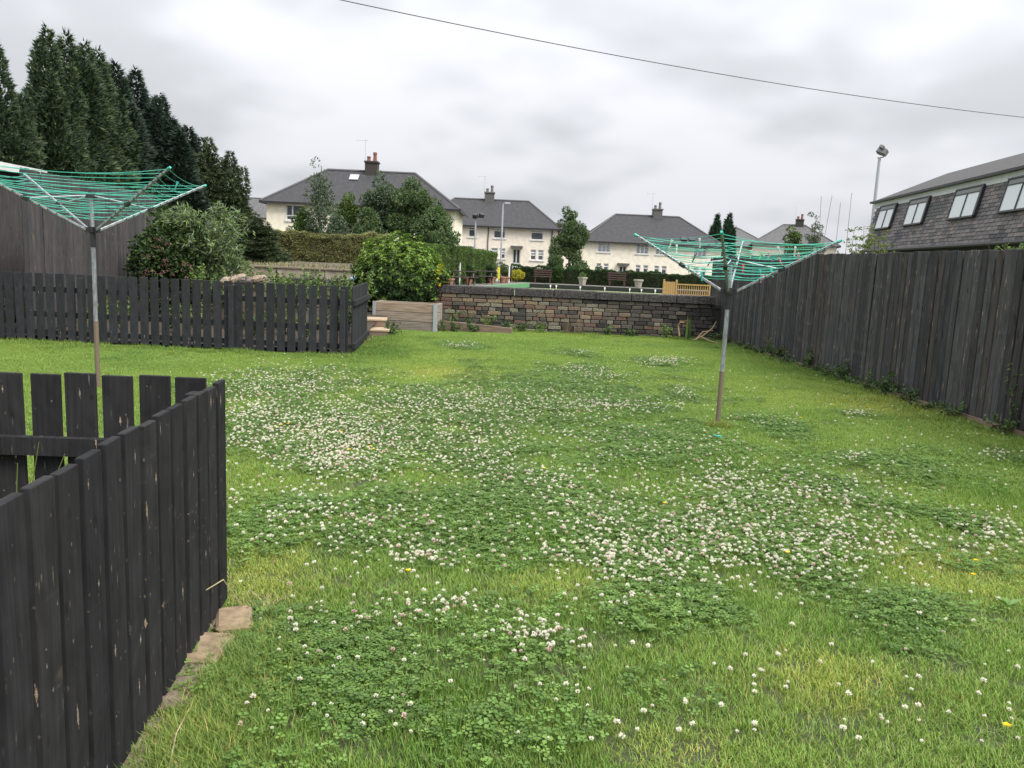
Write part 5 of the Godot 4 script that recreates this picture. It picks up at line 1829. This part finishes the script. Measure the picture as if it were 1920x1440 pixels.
	for n in 9:
		var a := rnd(0, TAU)
		tp[n % 3].append(Transform3D(Basis(Vector3.UP, a).scaled(Vector3(0.6, rnd(0.7, 1.0), 0.6)), Vector3(2.04 + cos(a) * 0.06, 0, -7.58 + sin(a) * 0.06)))
		tt[n % 3].append(Color(1.3, 1.1, 1.0))
	var lawn := thing("lawn_grass", "short uneven lawn grass with dry patches", "grass")
	lawn.set_meta("kind", "stuff")
	for k in 5:
		many(lawn, "grass", patches[k], M.grass, gp[k], gt[k]).set_meta("kind", "stuff")
	for k in 3:
		many(lawn, "long_grass", tufts[k], M.grass, tp[k], tt[k]).set_meta("kind", "stuff")
	var cl := thing("clover_leaves", "dark green clover leaves growing through the lawn", "clover")
	cl.set_meta("kind", "stuff")
	for k in 4:
		many(cl, "clover", clovers[k], M.leaves, cp[k], ct[k]).set_meta("kind", "stuff")

	# clover flowers
	var heads := []
	for v in 3:
		var s := Shape.new()
		var r := 0.0105
		for i in 46:
			var o := dir3()
			if o.y < -0.6:
				continue
			var d := (o + Vector3(0, 0.45, 0)).normalized()
			var white := Color(.82, .80, .70)
			s.col = white if v < 2 else Color(.70, .55, .50)
			if o.y < -0.1:
				s.col = [Color(.62, .52, .45), Color(.60, .58, .46), Color(.45, .29, .24)][v]
			s.leaf(Vector3(o.x, o.y * 0.8, o.z) * r * 0.35, d, d.cross(dir3()).normalized(), r * rnd(0.75, 1.0), r * 0.5)
		heads.append(s.mesh())
	var stalk := Shape.new()
	stalk.col = Color(.10, .16, .05)
	stalk.tube(Vector3(0, -0.085, 0), Vector3.ZERO, 0.0011, 0.0011, 3, false)
	var stalk_mesh := stalk.mesh()
	var spots := []
	for k in drifts.size():
		var b: Array = drifts[k]
		for i in int(b[4] * (2.1 if k < 8 else (1.25 if b[1] > 880 else 1.8))):
			var a := rnd(0, TAU)
			var r := 0.78 * sqrt(-log(maxf(rng.randf(), 0.02)))
			spots.append(Vector2(b[0] + cos(a) * r * b[2], b[1] + sin(a) * r * b[3]))
	for i in 950:
		spots.append(Vector2(rnd(420, 1915), rnd(700, 1000) if rng.randf() < 0.75 else rnd(1000, 1420)))
	var flowers := []
	for sp in spots:
		var g := on_plane(sp.x, sp.y)
		if g.z > -1.0 or not free_of_walls(g.x, g.z) or (g.x < -0.85 and g.z > -3.0):
			continue
		flowers.append([g, -g.z])
	flowers.sort_custom(func(p, q): return p[1] < q[1])
	var far_p := [[], [], []]
	for i in flowers.size():
		var g: Vector3 = flowers[i][0]
		var v := 2 if rng.randf() < 0.14 else rng.randi() % 2
		var y := lawn_height(g.x, g.z) + rnd(0.030, 0.062)
		var sc := rnd(0.45, 1.02)
		var x := Basis(Vector3.UP, rnd(0, TAU)) * Basis(Vector3.RIGHT, rnd(-0.25, 0.25))
		if i < 300:
			var f := thing("clover_flower", "white clover flower head on a thin stalk in the lawn" if v < 2 else "pinkish ageing clover flower head on a thin stalk in the lawn", "flower", Vector3(g.x, y, g.z), 0.0, "clover flowers in the lawn" if v < 2 else "pinkish clover flowers in the lawn")
			f.basis = x.scaled(Vector3(sc, sc, sc))
			part(f, "flower_head", heads[v], M.petals)
			part(f, "stalk", stalk_mesh, M.leaves)
		else:
			far_p[v].append(Transform3D(x.scaled(Vector3(sc, sc, sc) * 1.08), Vector3(g.x, y, g.z)))
	var far := thing("clover_blossom", "drifts of small white clover blossom further up the lawn", "clover")
	far.set_meta("kind", "stuff")
	for v in 3:
		many(far, "blossom", heads[v], M.petals, far_p[v], []).set_meta("kind", "stuff")
	# buttercups
	var cup := Shape.new()
	for k in 5:
		var a := TAU * k / 5.0
		cup.col = Color(.80, .55, .02)
		var d := Vector3(cos(a), 0.55, sin(a)).normalized()
		cup.leaf(Vector3.ZERO, d, Vector3(-sin(a), 0, cos(a)), 0.017, 0.017)
	cup.col = Color(.70, .50, .02)
	cup.leaf(Vector3(0, 0.002, -0.004), Vector3(0, 0.2, 1).normalized(), Vector3.RIGHT, 0.009, 0.009)
	var cup_mesh := cup.mesh()
	for sp in [[1882, 1397], [1827, 1069], [1822, 1097], [527, 808], [540, 806], [518, 812], [695, 850], [700, 856], [655, 856], [1245, 960], [1475, 1056], [1500, 797], [1625, 771], [1628, 775], [1590, 755], [1560, 770], [1470, 735], [1440, 720], [1420, 715], [1720, 776], [765, 1092], [1020, 892], [640, 822], [260, 655], [320, 668], [330, 670], [1535, 765], [1655, 765]]:
		var g := on_plane(sp[0], sp[1])
		var f := thing("buttercup", "yellow buttercup flower in the lawn", "flower", Vector3(g.x, lawn_height(g.x, g.z) + 0.06, g.z), rnd(0, TAU), "buttercups in the lawn")
		part(f, "petals", cup_mesh, M.petals)
		part(f, "stalk", stalk_mesh, M.leaves)
	# broad dock leaves
	for k in 6:
		var g := on_plane([445, 1745, 1890, 1205, 1690, 1580][k], [1065, 902, 1145, 1190, 975, 905][k])
		var t := thing("dock_plant", ["broad dock leaf upright beside the near-black fence", "pale broad dock leaves among clover before the tall fence", "low rosette of dock leaves in dry grass", "dark flat rosette of broad leaves in the mown grass", "single broad pale leaf lying in the clover", "small dock rosette in flowering clover"][k], "weed", Vector3(g.x, 0.02, g.z))
		for j in [2, 4, 6, 6, 2, 3][k]:
			var s := Shape.new()
			var a: float = TAU * j / 6.0 + k
			var d := Vector3(cos(a), rnd(0.25, 0.8), sin(a)).normalized()
			s.col = pick([Color(.11, .20, .05), Color(.15, .24, .07)])
			s.leaf(Vector3.ZERO, d, d.cross(Vector3.UP).normalized(), rnd(0.05, 0.09), 0.032)
			part(t, "leaf", s.mesh(), M.leaves)

func weed(called: String, label: String, at: Vector3, h: float, spread: float, count: int, cols: Array, long: float, wide: float, group := "") -> void:
	var t := thing(called, label, "weed", at, 0.0, group)
	var s := Shape.new()
	var wood := Shape.new()
	for k in 8:
		var a := rnd(0, TAU)
		var tip := Vector3(cos(a) * spread * rnd(0.2, 1.0), h * rnd(0.5, 1.0), sin(a) * spread * rnd(0.2, 0.7))
		wood.path([Vector3.ZERO, tip * 0.5 + Vector3(0, h * 0.15, 0), tip], 0.004, 0.0015, 4)
		for j in count / 8:
			var p := tip * rnd(0.25, 1.05) + Vector3(0, h * 0.08, 0) + dir3() * 0.03
			var d := (dir3() + Vector3(0, 0.25, 0)).normalized()
			s.col = pick(cols)
			s.leaf(p, d, d.cross(dir3()).normalized(), long * rnd(0.6, 1.2), wide)
	part(t, "stems", wood.mesh(), M.bark)
	part(t, "foliage", s.mesh(), M.leaves)

func make_weeds() -> void:
	var green := [Color(.075, .12, .04), Color(.095, .15, .05), Color(.055, .09, .035)]
	var fresh := [Color(.15, .22, .06), Color(.12, .19, .05)]
	# bramble along the foot of the tall fence
	for k in 20:
		var f := [0.12, 0.2, 0.26, 0.30, 0.33, 0.37, 0.40, 0.44, 0.47, 0.50, 0.53, 0.57, 0.61, 0.66, 0.71, 0.76, 0.81, 0.86, 0.91, 0.95]
		var p := Vector3(5.28, 0, -5.2).lerp(Vector3(4.58, 0, -18.75), f[k])
		var big := k in [5, 8, 11, 13]
		weed("bramble", "leafy bramble shoot at the foot of the tall fence" if not big else "larger bramble clump at the foot of the tall fence", p + Vector3(-0.13, 0, 0), 0.30 if big else rnd(0.10, 0.20), 0.34 if big else 0.26, 260 if big else 110, green, 0.05, 0.032, "large brambles along the tall fence" if big else "brambles along the tall fence")
	weed("climbing_bramble", "thin bramble climbing the boards of the tall fence", Vector3(5.12, 0, -7.9), 0.75, 0.2, 90, green, 0.045, 0.025)
	# weeds along the wall foot and behind the plank
	var along := [[-1.35, -17.35, 0.42, fresh], [-1.0, -17.4, 0.36, green], [-0.6, -17.45, 0.32, fresh], [-0.2, -17.5, 0.25, green], [0.15, -17.45, 0.22, green], [0.6, -17.6, 0.22, fresh], [2.1, -17.6, 0.2, green], [2.6, -17.6, 0.18, green], [3.4, -17.55, 0.30, fresh], [-1.6, -16.7, 0.25, green], [-1.3, -16.75, 0.22, green], [-0.9, -16.8, 0.2, green], [-2.6, -16.2, 0.25, green], [-2.35, -15.2, 0.24, green]]
	var said := ["fresh weed behind the brown plank beside the planter", "dark weed behind the middle of the brown plank", "fresh weed behind the brown plank's end", "small weed past the plank at the wall foot", "small weed at the wall foot near the plank", "fresh low weed at the wall foot", "low weed at the wall foot below dark bricks", "low weed beside the dry stalks at the wall", "fern-like fresh weed at the wall corner", "weed in the gap between planter and plank", "weed in front of the brown plank's start", "weed in front of the brown plank's middle", "weed before the timber planter", "weed beside the timber steps"]
	for k in along.size():
		weed("wall_weed", said[k], Vector3(along[k][0], 0, along[k][1]), along[k][2], 0.22, 150, along[k][3], 0.06, 0.03)
	# dry stalks
	var s := Shape.new()
	for i in 60:
		var a := rnd(0, TAU)
		s.col = pick([Color(.20, .15, .09), Color(.15, .11, .07)])
		blade(s, Vector3(rnd(-0.25, 0.25), 0, rnd(-0.06, 0.06)), rnd(0.2, 0.5), 0.006, Vector3(cos(a), 0, sin(a)) * rnd(0.02, 0.16))
	tag(solo("dry_stalks", s.mesh(), M.straw, Vector3(1.32, 0, -17.55)), "clump of thin brown dry stalks against the brick wall", "dead plant")
	# strap-leaved plant with dead branches at the fence corner
	var t := thing("strap_plant", "upright strap-leaved green plant at the wall and fence corner", "plant", Vector3(3.85, 0, -17.45))
	for i in 9:
		var a := rnd(0, TAU)
		s = Shape.new()
		s.col = pick([Color(.10, .17, .05), Color(.13, .20, .06)])
		blade(s, Vector3(rnd(-0.05, 0.05), 0, 0), rnd(0.35, 0.62), 0.05, Vector3(cos(a), 0, sin(a)) * rnd(0.03, 0.14))
		part(t, "leaf", s.mesh(), M.leaves)
	for k in 4:
		s = Shape.new()
		s.col = pick([Color(.40, .28, .15), Color(.33, .24, .14)])
		var pts: Array = [[Vector3(3.62, 0.1, -17.3), Vector3(3.58, 0.32, -17.3), Vector3(3.60, 0.40, -17.25), Vector3(3.68, 0.41, -17.2)], [Vector3(3.9, 0.03, -17.1), Vector3(4.1, 0.15, -17.1), Vector3(4.3, 0.30, -17.2), Vector3(4.38, 0.46, -17.2)], [Vector3(4.05, 0.12, -17.1), Vector3(4.2, 0.05, -16.9), Vector3(4.42, 0.01, -16.7)], [Vector3(4.0, 0.05, -17.3), Vector3(4.12, 0.22, -17.25), Vector3(4.33, 0.26, -17.2)]][k]
		s.path(pts, 0.020, 0.008, 6)
		tag(solo("dead_branch", s.mesh(), M.straw), ["hooked bare dead branch beside the strap-leaved plant", "long pale dead branch leaning on the tall fence", "dead branch lying on the grass at the fence corner", "short dead branch in the fence corner"][k], "branch", "dead branches in the fence corner")
	# plants of the garden plot, seen over and between the pickets
	var spots := [[-8.9, -13.2], [-8.3, -13.0], [-7.2, -13.4], [-6.5, -13.0], [-5.9, -13.6], [-5.3, -13.1], [-4.9, -14.2], [-4.4, -13.3], [-4.0, -13.8], [-3.5, -13.2], [-3.1, -14.1], [-5.3, -15.2], [-4.6, -15.6], [-4.1, -15.0], [-3.7, -15.8], [-5.8, -14.6], [-3.3, -15.2], [-5.0, -16.4], [-4.3, -16.6], [-3.8, -16.9], [-5.6, -16.8], [-3.3, -16.6], [-5.9, -15.4], [-5.5, -15.8], [-6.1, -16.2], [-5.2, -14.4], [-5.7, -17.2], [-4.8, -16.9], [-4.2, -14.2]]
	for k in spots.size():
		var back := k >= 11
		weed("bed_plant", "leafy plant growing tall at the back of the plot behind the pickets" if back else "low leafy plant seen between the pickets of the charcoal fence", Vector3(spots[k][0], 0.1 if not back else 0.25, spots[k][1]), rnd(0.75, 1.0) if back else rnd(0.35, 0.7), 0.38, 420, [fresh, green, [Color(.16, .20, .07), Color(.12, .17, .05)]][k % 3], 0.075, 0.04, "tall plants at the back of the plot" if back else "plants behind the charcoal pickets")
	# grassy rough on top of the bank
	s = Shape.new()
	for i in 2600:
		var a := rnd(0, TAU)
		s.col = pick([Color(.20, .19, .09), Color(.13, .15, .06), Color(.26, .22, .12)])
		blade(s, Vector3(rnd(-13.5, -4.4), 1.06, rnd(-29.0, -24.3)), rnd(0.05, 0.22), 0.02, Vector3(cos(a), 0, sin(a)) * rnd(0.02, 0.12))
	var rough := solo("rough_grass", s.mesh(), M.straw)
	rough.set_meta("kind", "stuff")
	tag(rough, "dry rough grass on the bank below the brown hedge", "grass")
	# stalks leaning against the near fence
	s = Shape.new()
	for k in [[Vector3(-1.02, 0.02, -2.5), Vector3(-0.97, 0.05, -2.2), Vector3(-0.9, 0.03, -1.95)], [Vector3(-1.08, 0.05, -3.1), Vector3(-1.12, 0.2, -3.0), Vector3(-1.13, 0.22, -2.85)]]:
		s.col = Color(.38, .31, .18)
		s.path(k, 0.0035, 0.002, 4)
	for i in 760:
		var z := rnd(-2.75, -1.35) if i > 60 else rnd(-3.3, -3.14)
		var x := lerpf(-1.12, -0.97, (z + 3.3) / 2.0) + rnd(-0.05, 0.16)
		var a := rnd(0, TAU)
		s.col = pick([Color(.34, .27, .15), Color(.26, .21, .12), Color(.40, .34, .20)])
		blade(s, Vector3(x, 0.0, z), rnd(0.01, 0.05), 0.003, Vector3(cos(a), 0, sin(a)) * rnd(0.03, 0.11))
	var straw := solo("dry_straw", s.mesh(), M.straw)
	straw.set_meta("kind", "stuff")
	tag(straw, "dry straw and dead grass along the foot of the near-black fence", "straw")
	# tall weed inside the enclosure
	t = thing("seeding_grass", "tall seeding grass stems inside the near-black picket enclosure", "weed", Vector3(-1.72, 0, -2.75))
	s = Shape.new()
	for i in 5:
		s.col = pick([Color(.16, .22, .06), Color(.2, .24, .09)])
		var x: float = [-0.08, -0.04, 0.0, 0.05, -0.12][i]
		s.path([Vector3(x, 0, 0), Vector3(x + 0.02, 0.5, 0), Vector3(x + [0.05, 0.09, 0.14, 0.03, 0.0][i], [0.72, 0.80, 0.76, 0.6, 0.68][i], 0.02)], 0.0035, 0.0015, 4)
	part(t, "stems", s.mesh(), M.leaves)

func _ready() -> void:
	rng.seed = 20
	undulate.seed = 4
	undulate.frequency = 0.12
	undulate.fractal_octaves = 3
	patchy.seed = 15
	patchy.frequency = 0.06
	patchy.fractal_octaves = 3
	make_view()
	make_materials()
	make_ground()
	make_houses()
	make_slate_building()
	make_walls()
	make_fences()
	make_trees()
	make_ditch()
	make_street_things()
	make_dryers()
	make_shrubs()
	make_weeds()
	make_lawn_plants()
